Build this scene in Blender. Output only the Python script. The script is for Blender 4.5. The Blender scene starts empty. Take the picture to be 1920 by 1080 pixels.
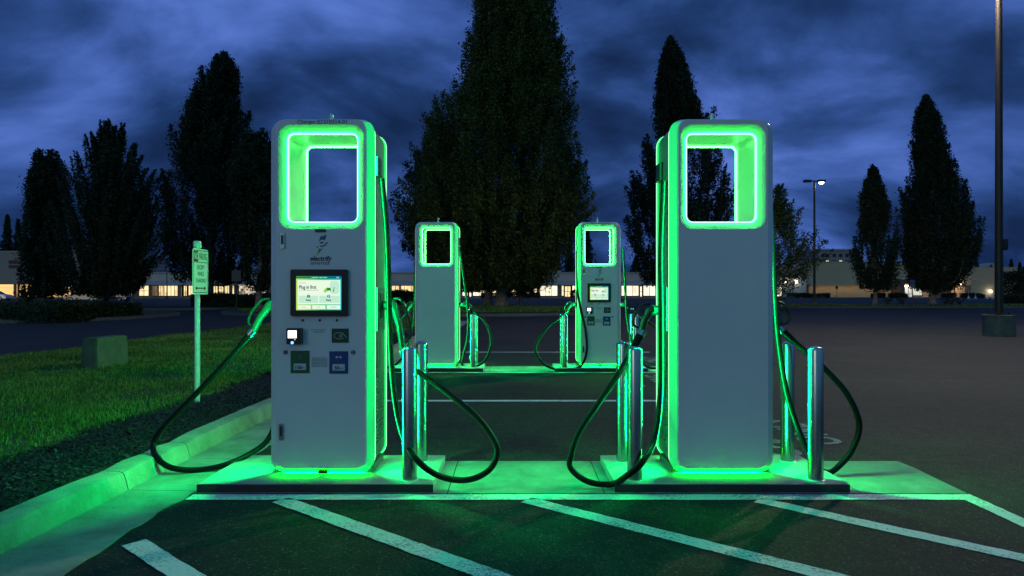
import bpy, bmesh, math, random
import numpy as np
from mathutils import Vector, Matrix

SC = bpy.context.scene
COL = SC.collection
R = math.radians
PI = math.pi
F, VX, VY, CAMZ = 1218.0, 967.0, 549.0, 1.18     # focal length in px of a 1920 frame, vanishing point, eye height


def at(px, py, Y):
    return Vector(((px - VX) / F * Y, Y, CAMZ - (py - VY) / F * Y))


def wx(px, Y):
    return (px - VX) / F * Y


def wz(py, Y):
    return CAMZ - (py - VY) / F * Y


# ------------------------------------------------------------------ materials
def new_mat(name):
    m = bpy.data.materials.new(name)
    m.use_nodes = True
    nt = m.node_tree
    return m, nt, nt.nodes['Principled BSDF']


def N(nt, kind, **kw):
    n = nt.nodes.new(kind)
    for k, v in kw.items():
        if k in n.inputs:
            n.inputs[k].default_value = v
        else:
            setattr(n, k, v)
    return n


def mat(name, col, rough=0.5, metal=0.0, var=0.0, vscale=6.0, bump=0.0, bscale=60.0, coat=0.0, spec=None, col2=None, detail=6.0):
    m, nt, b = new_mat(name)
    b.inputs['Roughness'].default_value = rough
    b.inputs['Metallic'].default_value = metal
    b.inputs['Coat Weight'].default_value = coat
    if spec is not None:
        b.inputs['Specular IOR Level'].default_value = spec
    b.inputs['Base Color'].default_value = (*col, 1)
    tc = N(nt, 'ShaderNodeTexCoord')
    if var > 0 or col2 is not None:
        nz = N(nt, 'ShaderNodeTexNoise', Scale=vscale, Detail=detail, Roughness=0.65)
        nt.links.new(tc.outputs['Object'], nz.inputs['Vector'])
        rp = N(nt, 'ShaderNodeValToRGB')
        rp.color_ramp.elements[0].position = 0.32
        rp.color_ramp.elements[1].position = 0.68
        c2 = col2 if col2 is not None else tuple(c * (1 - var) for c in col)
        c1 = col if col2 is not None else tuple(min(1, c * (1 + var)) for c in col)
        rp.color_ramp.elements[0].color = (*c2, 1)
        rp.color_ramp.elements[1].color = (*c1, 1)
        nt.links.new(nz.outputs['Fac'], rp.inputs['Fac'])
        nt.links.new(rp.outputs['Color'], b.inputs['Base Color'])
    if bump > 0:
        nb = N(nt, 'ShaderNodeTexNoise', Scale=bscale, Detail=4.0, Roughness=0.6)
        nt.links.new(tc.outputs['Object'], nb.inputs['Vector'])
        bp = N(nt, 'ShaderNodeBump', Strength=bump, Distance=0.01)
        nt.links.new(nb.outputs['Fac'], bp.inputs['Height'])
        nt.links.new(bp.outputs['Normal'], b.inputs['Normal'])
    return m


def emit(name, col, strength, base=(0.02, 0.02, 0.02)):
    m, nt, b = new_mat(name)
    b.inputs['Base Color'].default_value = (*base, 1)
    b.inputs['Emission Color'].default_value = (*col, 1)
    b.inputs['Emission Strength'].default_value = strength
    b.inputs['Roughness'].default_value = 0.4
    return m


def foliage(name, c1, c2, c3=None, trans=0.25):
    m, nt, b = new_mat(name)
    geo = N(nt, 'ShaderNodeNewGeometry')
    tc = N(nt, 'ShaderNodeTexCoord')
    nz = N(nt, 'ShaderNodeTexNoise', Scale=0.55, Detail=3.0)
    nt.links.new(tc.outputs['Object'], nz.inputs['Vector'])
    mx = N(nt, 'ShaderNodeMath', operation='MULTIPLY_ADD')
    mx.inputs[1].default_value = 0.55
    nt.links.new(geo.outputs['Random Per Island'], mx.inputs[0])
    nt.links.new(nz.outputs['Fac'], mx.inputs[2])
    rp = N(nt, 'ShaderNodeValToRGB')
    rp.color_ramp.elements[0].position = 0.35
    rp.color_ramp.elements[1].position = 1.0
    rp.color_ramp.elements[0].color = (*c1, 1)
    rp.color_ramp.elements[1].color = (*c2, 1)
    if c3:
        e = rp.color_ramp.elements.new(0.72)
        e.color = (*c3, 1)
    nt.links.new(mx.outputs[0], rp.inputs['Fac'])
    nt.links.new(rp.outputs['Color'], b.inputs['Base Color'])
    b.inputs['Roughness'].default_value = 0.55
    b.inputs['Specular IOR Level'].default_value = 0.25
    if trans > 0:
        tr = N(nt, 'ShaderNodeBsdfTranslucent')
        nt.links.new(rp.outputs['Color'], tr.inputs['Color'])
        ms = N(nt, 'ShaderNodeMixShader', Fac=trans)
        nt.links.new(b.outputs[0], ms.inputs[1])
        nt.links.new(tr.outputs[0], ms.inputs[2])
        nt.links.new(ms.outputs[0], nt.nodes['Material Output'].inputs['Surface'])
    return m


def asphalt_mat():
    m, nt, b = new_mat('asphalt')
    tc = N(nt, 'ShaderNodeTexCoord')
    n1 = N(nt, 'ShaderNodeTexNoise', Scale=0.55, Detail=6.0, Roughness=0.65)
    n2 = N(nt, 'ShaderNodeTexNoise', Scale=62.0, Detail=4.0, Roughness=0.75)
    n3 = N(nt, 'ShaderNodeTexVoronoi', Scale=42.0)
    mp = N(nt, 'ShaderNodeMapping')
    mp.inputs['Scale'].default_value = (0.25, 1.6, 1)
    n4 = N(nt, 'ShaderNodeTexNoise', Scale=1.4, Detail=6.0, Roughness=0.7)
    for n in (n1, n2, n3, mp):
        nt.links.new(tc.outputs['Object'], n.inputs['Vector'])
    nt.links.new(mp.outputs[0], n4.inputs['Vector'])
    r1 = N(nt, 'ShaderNodeValToRGB')
    r1.color_ramp.elements[0].position, r1.color_ramp.elements[1].position = 0.3, 0.7
    r1.color_ramp.elements[0].color = (0.0102, 0.0107, 0.009, 1)
    r1.color_ramp.elements[1].color = (0.0275, 0.0285, 0.0235, 1)
    nt.links.new(n1.outputs['Fac'], r1.inputs['Fac'])
    r2 = N(nt, 'ShaderNodeValToRGB')
    r2.color_ramp.elements[0].position, r2.color_ramp.elements[1].position = 0.36, 0.68
    r2.color_ramp.elements[0].color = (0.2, 0.2, 0.2, 1)
    r2.color_ramp.elements[1].color = (2.3, 2.25, 2.2, 1)
    nt.links.new(n2.outputs['Fac'], r2.inputs['Fac'])
    mu = N(nt, 'ShaderNodeMix', data_type='RGBA', blend_type='MULTIPLY')
    mu.inputs[0].default_value = 1.0
    nt.links.new(r1.outputs['Color'], mu.inputs[6])
    nt.links.new(r2.outputs['Color'], mu.inputs[7])
    r4 = N(nt, 'ShaderNodeValToRGB')
    r4.color_ramp.elements[0].position, r4.color_ramp.elements[1].position = 0.3, 0.65
    r4.color_ramp.elements[0].color = (0.7, 0.7, 0.7, 1)
    r4.color_ramp.elements[1].color = (1.15, 1.15, 1.15, 1)
    nt.links.new(n4.outputs['Fac'], r4.inputs['Fac'])
    m2 = N(nt, 'ShaderNodeMix', data_type='RGBA', blend_type='MULTIPLY')
    m2.inputs[0].default_value = 1.0
    nt.links.new(mu.outputs[2], m2.inputs[6])
    nt.links.new(r4.outputs['Color'], m2.inputs[7])
    # sparse pale stones
    r3 = N(nt, 'ShaderNodeValToRGB')
    r3.color_ramp.elements[0].position, r3.color_ramp.elements[1].position = 0.16, 0.24
    r3.color_ramp.elements[0].color = (1, 1, 1, 1)
    r3.color_ramp.elements[1].color = (0, 0, 0, 1)
    nt.links.new(n3.outputs['Distance'], r3.inputs['Fac'])
    m3 = N(nt, 'ShaderNodeMix', data_type='RGBA', blend_type='MIX')
    nt.links.new(r3.outputs['Color'], m3.inputs[0])
    nt.links.new(m2.outputs[2], m3.inputs[6])
    m3.inputs[7].default_value = (0.085, 0.082, 0.075, 1)
    n5 = N(nt, 'ShaderNodeTexNoise', Scale=9.0, Detail=7.0, Roughness=0.88)
    nt.links.new(tc.outputs['Object'], n5.inputs['Vector'])
    r5 = N(nt, 'ShaderNodeValToRGB')
    r5.color_ramp.elements[0].position, r5.color_ramp.elements[1].position = 0.36, 0.66
    r5.color_ramp.elements[0].color = (0.42, 0.42, 0.42, 1)
    r5.color_ramp.elements[1].color = (1.75, 1.72, 1.66, 1)
    nt.links.new(n5.outputs['Fac'], r5.inputs['Fac'])
    m4 = N(nt, 'ShaderNodeMix', data_type='RGBA', blend_type='MULTIPLY')
    m4.inputs[0].default_value = 1.0
    nt.links.new(m3.outputs[2], m4.inputs[6])
    nt.links.new(r5.outputs['Color'], m4.inputs[7])
    nt.links.new(m4.outputs[2], b.inputs['Base Color'])
    b.inputs['Roughness'].default_value = 0.8
    b.inputs['Specular IOR Level'].default_value = 0.3
    bp = N(nt, 'ShaderNodeBump', Strength=0.7, Distance=0.006)
    nt.links.new(n2.outputs['Fac'], bp.inputs['Height'])
    nt.links.new(bp.outputs['Normal'], b.inputs['Normal'])
    return m


def paint_mat():
    m, nt, b = new_mat('road_paint')
    tc = N(nt, 'ShaderNodeTexCoord')
    n1 = N(nt, 'ShaderNodeTexNoise', Scale=70.0, Detail=5.0, Roughness=0.75)
    n2 = N(nt, 'ShaderNodeTexNoise', Scale=3.0, Detail=4.0)
    nt.links.new(tc.outputs['Object'], n1.inputs['Vector'])
    nt.links.new(tc.outputs['Object'], n2.inputs['Vector'])
    ad = N(nt, 'ShaderNodeMath', operation='MULTIPLY_ADD')
    ad.inputs[1].default_value = 0.45
    nt.links.new(n2.outputs['Fac'], ad.inputs[0])
    nt.links.new(n1.outputs['Fac'], ad.inputs[2])
    rp = N(nt, 'ShaderNodeValToRGB')
    rp.color_ramp.elements[0].position, rp.color_ramp.elements[1].position = 0.53, 0.72
    rp.color_ramp.elements[0].color = (0.10, 0.10, 0.10, 1)
    rp.color_ramp.elements[1].color = (0.82, 0.82, 0.80, 1)
    nt.links.new(ad.outputs[0], rp.inputs['Fac'])
    nt.links.new(rp.outputs['Color'], b.inputs['Base Color'])
    b.inputs['Roughness'].default_value = 0.7
    bp = N(nt, 'ShaderNodeBump', Strength=0.5, Distance=0.004)
    nt.links.new(n1.outputs['Fac'], bp.inputs['Height'])
    nt.links.new(bp.outputs['Normal'], b.inputs['Normal'])
    return m


def shop_glow(name, col, dark, strength, sx, sy, thr=0.45):
    """a lit shop interior behind glass: bright wall with darker stock and shelves"""
    m, nt, b = new_mat(name)
    tc = N(nt, 'ShaderNodeTexCoord')
    mp = N(nt, 'ShaderNodeMapping')
    mp.inputs['Scale'].default_value = (sx, 1, sy)
    nt.links.new(tc.outputs['Object'], mp.inputs['Vector'])
    nz = N(nt, 'ShaderNodeTexVoronoi', Scale=1.0, feature='F1', distance='CHEBYCHEV')
    nt.links.new(mp.outputs[0], nz.inputs['Vector'])
    rp = N(nt, 'ShaderNodeValToRGB')
    rp.color_ramp.elements[0].position, rp.color_ramp.elements[1].position = thr - 0.2, thr + 0.25
    rp.color_ramp.elements[0].color = (*col, 1)
    rp.color_ramp.elements[1].color = (*dark, 1)
    nt.links.new(nz.outputs['Distance'], rp.inputs['Fac'])
    b.inputs['Base Color'].default_value = (0.1, 0.1, 0.1, 1)
    nt.links.new(rp.outputs['Color'], b.inputs['Emission Color'])
    b.inputs['Emission Strength'].default_value = strength
    return m


LED = (0.0, 1.0, 0.18)
M = {}
M['asphalt'] = asphalt_mat()
M['paint'] = paint_mat()
M['concrete'] = mat('concrete', (0.28, 0.285, 0.25), 0.8, var=0.34, vscale=3.2, bump=0.7, bscale=55, spec=0.3, detail=9.0)
M['pad'] = mat('pad_concrete', (0.40, 0.40, 0.37), 0.75, var=0.14, vscale=3.5, bump=0.35, bscale=90, spec=0.3)
M['old_paint'] = mat('faded_road_paint', (0.42, 0.42, 0.40), 0.75, col2=(0.07, 0.07, 0.068), vscale=38)
M['pad_edge_shade'] = mat('shaded_pad_edge', (0.02, 0.021, 0.021), 0.6, var=0.4, vscale=12)
M['old_concrete'] = mat('old_concrete', (0.075, 0.08, 0.065), 0.85, var=0.35, vscale=5.0, bump=0.6, bscale=40)
M['shell'] = mat('white_powder_coat', (0.74, 0.76, 0.77), 0.32, var=0.03, vscale=1.5, coat=0.2)
M['core'] = mat('pale_core_panel', (0.11, 0.115, 0.115), 0.4, var=0.06, vscale=3)
M['led'] = emit('led_tube', (0.0, 1.0, 0.15), 2.6)
M['led_core'] = emit('led_core', (0.66, 1.0, 0.72), 1.35)
M['led_lip'] = emit('led_window_tube', (0.0, 1.0, 0.03), 66.0)
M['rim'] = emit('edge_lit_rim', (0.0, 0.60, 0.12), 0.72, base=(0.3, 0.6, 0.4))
M['foot_rim'] = emit('edge_lit_foot', (0.0, 1.0, 0.007), 30.0, base=(0.1, 0.3, 0.15))
M['black'] = mat('black_plastic', (0.012, 0.012, 0.013), 0.35)
M['rubber'] = mat('black_rubber', (0.003, 0.003, 0.003), 0.34, spec=0.18)
M['grey_plastic'] = mat('grey_plastic', (0.03, 0.032, 0.032), 0.35)
M['steel'] = mat('brushed_steel', (0.46, 0.49, 0.48), 0.24, 1.0)
M['galv'] = mat('galvanised_steel', (0.74, 0.76, 0.75), 0.42, 0.3, var=0.15, vscale=25)
M['ink'] = mat('dark_print', (0.015, 0.03, 0.04), 0.5)
M['ink2'] = mat('grey_print', (0.07, 0.10, 0.11), 0.5)
M['logo_blue'] = mat('logo_blue', (0.01, 0.14, 0.26), 0.45)
M['logo_teal'] = mat('logo_teal', (0.01, 0.10, 0.13), 0.45)
M['logo_green'] = mat('logo_green', (0.09, 0.28, 0.05), 0.45)
M['plate_green'] = mat('plate_green', (0.006, 0.10, 0.035), 0.45)
M['plate_blue'] = mat('plate_blue', (0.006, 0.05, 0.22), 0.45)
M['plate_dark'] = mat('plate_dark', (0.006, 0.05, 0.022), 0.4)
M['plate_white'] = mat('plate_white', (0.6, 0.65, 0.66), 0.5)
M['sign_white'] = mat('sign_face', (0.90, 0.92, 0.90), 0.35)
M['sign_ink'] = mat('sign_ink', (0.01, 0.035, 0.025), 0.5)
M['sign_red'] = mat('sign_red', (0.28, 0.015, 0.015), 0.5)
M['shop_red'] = mat('dull_red_letters', (0.10, 0.03, 0.03), 0.6)
M['lawn'] = mat('lawn_soil', (0.022, 0.032, 0.012), 0.9, var=0.5, vscale=5, bump=0.8, bscale=40)
M['mulch'] = mat('bark_mulch', (0.006, 0.005, 0.004), 0.95, var=0.6, vscale=30, bump=1.0, bscale=50)
M['bark'] = mat('bark', (0.24, 0.20, 0.155), 0.9, var=0.45, vscale=4, bump=1.0, bscale=14)
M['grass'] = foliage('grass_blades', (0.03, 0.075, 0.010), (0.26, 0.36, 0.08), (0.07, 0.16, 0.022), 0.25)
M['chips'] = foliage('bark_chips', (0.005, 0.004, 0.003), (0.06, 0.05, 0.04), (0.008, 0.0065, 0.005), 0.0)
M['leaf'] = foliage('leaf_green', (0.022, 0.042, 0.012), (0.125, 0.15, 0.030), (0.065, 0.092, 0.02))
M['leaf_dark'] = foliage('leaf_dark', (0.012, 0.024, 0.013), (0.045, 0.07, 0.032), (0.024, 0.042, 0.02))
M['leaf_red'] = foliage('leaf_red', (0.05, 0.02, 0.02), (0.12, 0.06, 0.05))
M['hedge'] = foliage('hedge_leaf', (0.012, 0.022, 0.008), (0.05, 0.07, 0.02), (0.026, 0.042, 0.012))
M['brown_pole'] = mat('brown_painted_steel', (0.013, 0.007, 0.007), 0.5, var=0.1, vscale=3)
M['dark_pole'] = mat('dark_painted_steel', (0.03, 0.032, 0.035), 0.5)
M['pole_base'] = mat('stained_concrete', (0.11, 0.11, 0.10), 0.85, var=0.3, vscale=6, bump=0.5, bscale=40)
M['lamp_lens'] = emit('lamp_lens', (1.0, 0.93, 0.78), 60.0)
M['far_lens'] = emit('far_lamp_lens', (0.95, 1.0, 0.82), 7.0)
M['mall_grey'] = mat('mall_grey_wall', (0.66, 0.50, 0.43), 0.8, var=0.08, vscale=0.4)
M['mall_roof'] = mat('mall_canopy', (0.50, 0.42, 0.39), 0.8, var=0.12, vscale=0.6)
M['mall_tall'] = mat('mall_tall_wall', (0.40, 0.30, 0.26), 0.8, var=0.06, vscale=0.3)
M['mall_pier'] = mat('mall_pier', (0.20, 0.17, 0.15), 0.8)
M['frame_dark'] = mat('dark_window_frame', (0.02, 0.02, 0.022), 0.4)
M['box_upper'] = mat('box_upper_wall', (0.62, 0.43, 0.27), 0.85, var=0.05, vscale=0.3)
M['box_lower'] = mat('box_lower_wall', (0.56, 0.43, 0.28), 0.85, var=0.05, vscale=0.4)
M['box_brick'] = mat('box_brick', (0.15, 0.10, 0.085), 0.85, var=0.2, vscale=2)
M['far_wall'] = mat('far_wall', (0.33, 0.27, 0.30), 0.85)
M['white_wall'] = mat('white_wall', (0.55, 0.53, 0.50), 0.8, var=0.06, vscale=0.5)
M['canopy_white'] = mat('white_fascia', (0.6, 0.6, 0.62), 0.6)
M['glow_amber'] = shop_glow('glow_amber', (1.0, 0.62, 0.22), (0.85, 0.46, 0.13), 1.20, 0.08, 0.9, 0.5)
M['glow_yellow'] = shop_glow('glow_yellow', (1.0, 0.78, 0.38), (0.55, 0.34, 0.13), 1.25, 0.9, 0.9, 0.5)
M['glow_cream'] = shop_glow('glow_cream', (1.0, 0.78, 0.42), (0.55, 0.38, 0.17), 1.30, 0.8, 0.9, 0.55)
M['glow_white'] = shop_glow('glow_white', (1.0, 0.88, 0.64), (0.5, 0.42, 0.30), 1.35, 0.5, 0.7, 0.6)
M['glow_shop'] = shop_glow('glow_shop', (0.75, 0.60, 0.42), (0.05, 0.05, 0.05), 1.20, 1.6, 1.6, 0.40)
M['glow_dim'] = shop_glow('glow_dim', (0.30, 0.19, 0.08), (0.06, 0.04, 0.02), 0.6, 0.5, 0.8, 0.5)
M['glow_door'] = shop_glow('glow_door', (0.9, 1.0, 0.85), (0.16, 0.2, 0.14), 0.9, 0.5, 0.5, 0.5)
M['lamp_white'] = emit('wall_lamp', (1.0, 0.9, 0.72), 14.0)
M['added_glow'] = emit('added_wall_glow', (1.0, 0.74, 0.45), 5.0)
M['car_dark'] = mat('car_paint_dark', (0.02, 0.022, 0.028), 0.25, coat=0.6)
M['car_silver'] = mat('car_paint_silver', (0.42, 0.44, 0.46), 0.28, 0.3, coat=0.6)
M['car_glass'] = mat('car_glass', (0.02, 0.025, 0.03), 0.08)
M['blue_sign'] = mat('blue_sign', (0.03, 0.07, 0.2), 0.5)
M['dark_sign'] = mat('sign_back', (0.05, 0.055, 0.06), 0.5)
M['cone_white'] = mat('white_cone', (0.65, 0.65, 0.62), 0.5)
M['green_steel'] = mat('green_painted_steel', (0.02, 0.045, 0.04), 0.5)


# ------------------------------------------------------------------ builders
def link(o, parent=None):
    COL.objects.link(o)
    if parent is not None:
        o.parent = parent
    return o


def finish(bm, name, m, parent=None, smooth=35):
    bmesh.ops.recalc_face_normals(bm, faces=bm.faces)
    if smooth:
        for e in bm.edges:
            e.smooth = len(e.link_faces) == 2 and e.calc_face_angle(3.0) < R(smooth)
        for f in bm.faces:
            f.smooth = True
    me = bpy.data.meshes.new(name)
    bm.to_mesh(me)
    bm.free()
    for x in (m if isinstance(m, (list, tuple)) else [m]):
        me.materials.append(x)
    return link(bpy.data.objects.new(name, me), parent)


def np_mesh(name, V, Fc, m, parent=None):
    """V (n,3), Fc (k,c) faces of equal corner count"""
    V = np.asarray(V, dtype=np.float32)
    Fc = np.asarray(Fc, dtype=np.int32)
    me = bpy.data.meshes.new(name)
    k, c = Fc.shape
    me.vertices.add(len(V))
    me.vertices.foreach_set('co', V.ravel())
    me.loops.add(k * c)
    me.loops.foreach_set('vertex_index', Fc.ravel())
    me.polygons.add(k)
    me.polygons.foreach_set('loop_start', np.arange(0, k * c, c, dtype=np.int32))
    me.update(calc_edges=True)
    me.materials.append(m)
    return link(bpy.data.objects.new(name, me), parent)


def box(bm, x0, x1, y0, y1, z0, z1, bev=0.0, mi=0):
    r = bmesh.ops.create_cube(bm, size=1.0)
    vs = r['verts']
    for v in vs:
        v.co = Vector((x0 + (v.co.x + .5) * (x1 - x0), y0 + (v.co.y + .5) * (y1 - y0), z0 + (v.co.z + .5) * (z1 - z0)))
    fs = {f for v in vs for f in v.link_faces}
    for f in fs:
        f.material_index = mi
    if bev > 0:
        es = list({e for v in vs for e in v.link_edges})
        bmesh.ops.bevel(bm, geom=es, offset=bev, segments=2, profile=0.7, affect='EDGES')
    return vs


def frame_of(t):
    t = t.normalized()
    u = t.cross(Vector((0, 0, 1)))
    if u.length < 1e-3:
        u = t.cross(Vector((0, 1, 0)))
    u.normalize()
    return u, t.cross(u).normalized()


def catmull(pts, sub=8):
    P = [Vector(p) for p in pts]
    P = [P[0] * 2 - P[1]] + P + [P[-1] * 2 - P[-2]]
    out = []
    for i in range(1, len(P) - 2):
        p0, p1, p2, p3 = P[i - 1:i + 3]
        for k in range(sub):
            t = k / sub
            out.append(0.5 * ((2 * p1) + (p2 - p0) * t + (2 * p0 - 5 * p1 + 4 * p2 - p3) * t * t + (3 * p1 - p0 - 3 * p2 + p3) * t ** 3))
    out.append(P[-2].copy())
    return out


def tube(bm, pts, rad, seg=10, closed=False, cap=True):
    pts = [Vector(p) for p in pts]
    n = len(pts)
    rings = []
    u = None
    for i, p in enumerate(pts):
        a = pts[(i - 1) % n] if (closed or i > 0) else p
        b = pts[(i + 1) % n] if (closed or i < n - 1) else p
        t = (b - a)
        if t.length < 1e-9:
            t = Vector((0, 0, 1))
        t.normalize()
        if u is None:
            u, v = frame_of(t)
        else:
            u = (u - t * u.dot(t))
            if u.length < 1e-6:
                u, v = frame_of(t)
            u.normalize()
            v = t.cross(u)
        rr = rad[i] if isinstance(rad, (list, tuple)) else rad
        rings.append([bm.verts.new(p + (u * math.cos(2 * PI * k / seg) + v * math.sin(2 * PI * k / seg)) * rr) for k in range(seg)])
    m = n if closed else n - 1
    for i in range(m):
        A, B = rings[i], rings[(i + 1) % n]
        for k in range(seg):
            bm.faces.new((A[k], A[(k + 1) % seg], B[(k + 1) % seg], B[k]))
    if cap and not closed:
        bm.faces.new(rings[0][::-1])
        bm.faces.new(rings[-1])


def lathe(bm, prof, cx=0, cy=0, seg=20):
    rings = []
    for r, z in prof:
        rings.append([bm.verts.new((cx + r * math.cos(2 * PI * k / seg), cy + r * math.sin(2 * PI * k / seg), z)) for k in range(seg)])
    for A, B in zip(rings, rings[1:]):
        for k in range(seg):
            bm.faces.new((A[k], A[(k + 1) % seg], B[(k + 1) % seg], B[k]))
    bm.faces.new(rings[0][::-1])
    bm.faces.new(rings[-1])


def rrect(hw, z0, z1, rt, rb, n=7):
    """rounded rectangle in x,z, counter-clockwise from the lower right corner"""
    out = []
    for cx, cz, r, a0 in ((hw - rb, z0 + rb, rb, -90), (hw - rt, z1 - rt, rt, 0), (-hw + rt, z1 - rt, rt, 90), (-hw + rb, z0 + rb, rb, 180)):
        for k in range(n + 1):
            a = R(a0 + 90 * k / n)
            out.append((cx + r * math.cos(a), cz + r * math.sin(a)))
    return out


def loft(bm, rings, cap0=False, cap1=False):
    vr = [[bm.verts.new((x, y, z)) for x, z in pts] for pts, y in rings]
    n = len(vr[0])
    for A, B in zip(vr, vr[1:]):
        for k in range(n):
            bm.faces.new((A[k], A[(k + 1) % n], B[(k + 1) % n], B[k]))
    if cap0:
        bm.faces.new(vr[0])
    if cap1:
        bm.faces.new(vr[-1][::-1])
    return vr


def poly_prism(bm, pts, y0, y1):
    """polygon in x,z given a thickness along y"""
    a = [bm.verts.new((x, y0, z)) for x, z in pts]
    b = [bm.verts.new((x, y1, z)) for x, z in pts]
    n = len(pts)
    bm.faces.new(a)
    bm.faces.new(b[::-1])
    for k in range(n):
        bm.faces.new((a[k], b[k], b[(k + 1) % n], a[(k + 1) % n]))


def tag(o, label=None, cat=None, group=None, kind=None):
    if label:
        o['label'] = label
    if cat:
        o['category'] = cat
    if group:
        o['group'] = group
    if kind:
        o['kind'] = kind
    return o


def thing(name, label, cat, loc=(0, 0, 0), rotz=0.0, group=None):
    o = bpy.data.objects.new(name, None)
    o.location = loc
    o.rotation_euler = (0, 0, rotz)
    o.empty_display_size = 0.2
    link(o)
    return tag(o, label, cat, group)


def structure(o):
    o['kind'] = 'structure'
    return o


def kids(o):
    return [c for c in COL.objects if c.parent is o]


def dup(root, loc, rotz, label=None):
    r = root.copy()
    link(r)
    r.location = loc
    r.rotation_euler = (0, 0, rotz)
    if label:
        r['label'] = label
    for ch in kids(root):
        c = ch.copy()
        link(c)
        c.parent = r
        for g in kids(ch):
            d = g.copy()
            link(d)
            d.parent = c
    return r


def text_mesh(txt, size, cx, cz, mode='xz', y=0.0, shear=0.0, bold=0.0, spacing=1.0, align='CENTER', width=None, xscale=1.0):
    """letters as a mesh; mode xz faces -Y. returns (verts, faces)"""
    cu = bpy.data.curves.new('lettering', 'FONT')
    cu.body = txt
    cu.size = size
    cu.align_x = align
    cu.align_y = 'CENTER'
    cu.shear = shear
    cu.offset = bold
    cu.space_character = spacing
    cu.resolution_u = 3
    ob = bpy.data.objects.new('lettering', cu)
    COL.objects.link(ob)
    dg = bpy.context.evaluated_depsgraph_get()
    me = bpy.data.meshes.new_from_object(ob.evaluated_get(dg))
    COL.objects.unlink(ob)
    bpy.data.objects.remove(ob)
    vs = [v.co.copy() for v in me.vertices]
    fs = [tuple(p.vertices) for p in me.polygons]
    bpy.data.meshes.remove(me)
    if width and vs:
        w = max(v.x for v in vs) - min(v.x for v in vs)
        xscale = width / w
    return [Vector((cx + v.x * xscale, y, cz + v.y)) for v in vs], fs


def add_text(bm, *a, xf=None, **k):
    vs, fs = text_mesh(*a, **k)
    V = [bm.verts.new(xf(v) if xf else v) for v in vs]
    for f in fs:
        try:
            bm.faces.new([V[i] for i in f])
        except ValueError:
            pass


# ------------------------------------------------------------------ camera, world, sun
cam = bpy.data.cameras.new('camera')
cam.sensor_width = 36.0
cam.lens = F / 1920.0 * 36.0
cam.shift_x = -7.0 / 1920.0
cam.shift_y = 9.0 / 1920.0
cam.clip_end = 6000
cam.clip_start = 0.05
co = link(bpy.data.objects.new('camera', cam))
co.location = (0, 0, CAMZ)
co.rotation_euler = (R(90), 0, 0)
SC.camera = co
SC.view_settings.view_transform = 'Standard'
SC.view_settings.look = 'None'
SC.view_settings.exposure = 0.0
SC.view_settings.gamma = 1.0
SC.cycles.use_denoising = True
SC.cycles.max_bounces = 8
SC.cycles.sample_clamp_indirect = 4.0
SC.cycles.caustics_reflective = False
SC.cycles.caustics_refractive = False

SUN_EL, SUN_ROT = R(-1), R(214.5)
w = bpy.data.worlds.new('World')
SC.world = w
w.use_nodes = True
nt = w.node_tree
bg = nt.nodes['Background']
sky = N(nt, 'ShaderNodeTexSky', sky_type='NISHITA', sun_disc=False)
sky.sun_elevation = SUN_EL
sky.sun_rotation = SUN_ROT
tc = N(nt, 'ShaderNodeTexCoord')
sep = N(nt, 'ShaderNodeSeparateXYZ')
nt.links.new(tc.outputs['Generated'], sep.inputs[0])


def mth(op, a, b=None, c=None):
    n = N(nt, 'ShaderNodeMath', operation=op)
    for i, x in enumerate((a, b, c)):
        if x is None:
            continue
        if isinstance(x, (int, float)):
            n.inputs[i].default_value = x
        else:
            nt.links.new(x, n.inputs[i])
    return n.outputs[0]


zc = mth('ADD', mth('MAXIMUM', sep.outputs['Z'], 0.0), 0.42)
cmb = N(nt, 'ShaderNodeCombineXYZ')
nt.links.new(mth('DIVIDE', sep.outputs['X'], zc), cmb.inputs[0])
nt.links.new(mth('DIVIDE', sep.outputs['Y'], zc), cmb.inputs[1])
cmb.inputs[2].default_value = 3.7
mp = N(nt, 'ShaderNodeMapping')
mp.inputs['Rotation'].default_value = (0, 0, R(24))
mp.inputs['Scale'].default_value = (1.9, 2.3, 1)
nt.links.new(cmb.outputs[0], mp.inputs[0])
c1 = N(nt, 'ShaderNodeTexNoise', Scale=0.85, Detail=10.0, Roughness=0.55, Distortion=0.35)
nt.links.new(mp.outputs[0], c1.inputs['Vector'])
mp2 = N(nt, 'ShaderNodeMapping')
mp2.inputs['Location'].default_value = (4.3, 1.7, 0)
mp2.inputs['Scale'].default_value = (1.5, 1.9, 1)
nt.links.new(cmb.outputs[0], mp2.inputs[0])
c2 = N(nt, 'ShaderNodeTexNoise', Scale=0.75, Detail=4.0, Roughness=0.5)
nt.links.new(mp2.outputs[0], c2.inputs['Vector'])
dens = mth('ADD', mth('MULTIPLY_ADD', c2.outputs['Fac'], 0.85, mth('MULTIPLY', c1.outputs['Fac'], 1.80)), -0.65)


def patch(px, py, wid, amp):
    """a brighter or darker bank of cloud in one direction of the sky"""
    global dens
    d = Vector(((px - VX) / F, 1.0, (VY - py) / F)).normalized()
    dp = N(nt, 'ShaderNodeVectorMath', operation='DOT_PRODUCT')
    nt.links.new(tc.outputs['Generated'], dp.inputs[0])
    dp.inputs[1].default_value = d
    mr = N(nt, 'ShaderNodeMapRange', interpolation_type='SMOOTHSTEP')
    nt.links.new(dp.outputs['Value'], mr.inputs[0])
    mr.inputs[1].default_value = math.cos(R(wid))
    mr.inputs[2].default_value = 1.0
    mr.inputs[3].default_value = 0.0
    mr.inputs[4].default_value = amp
    dens = mth('ADD', dens, mr.outputs[0])


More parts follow.
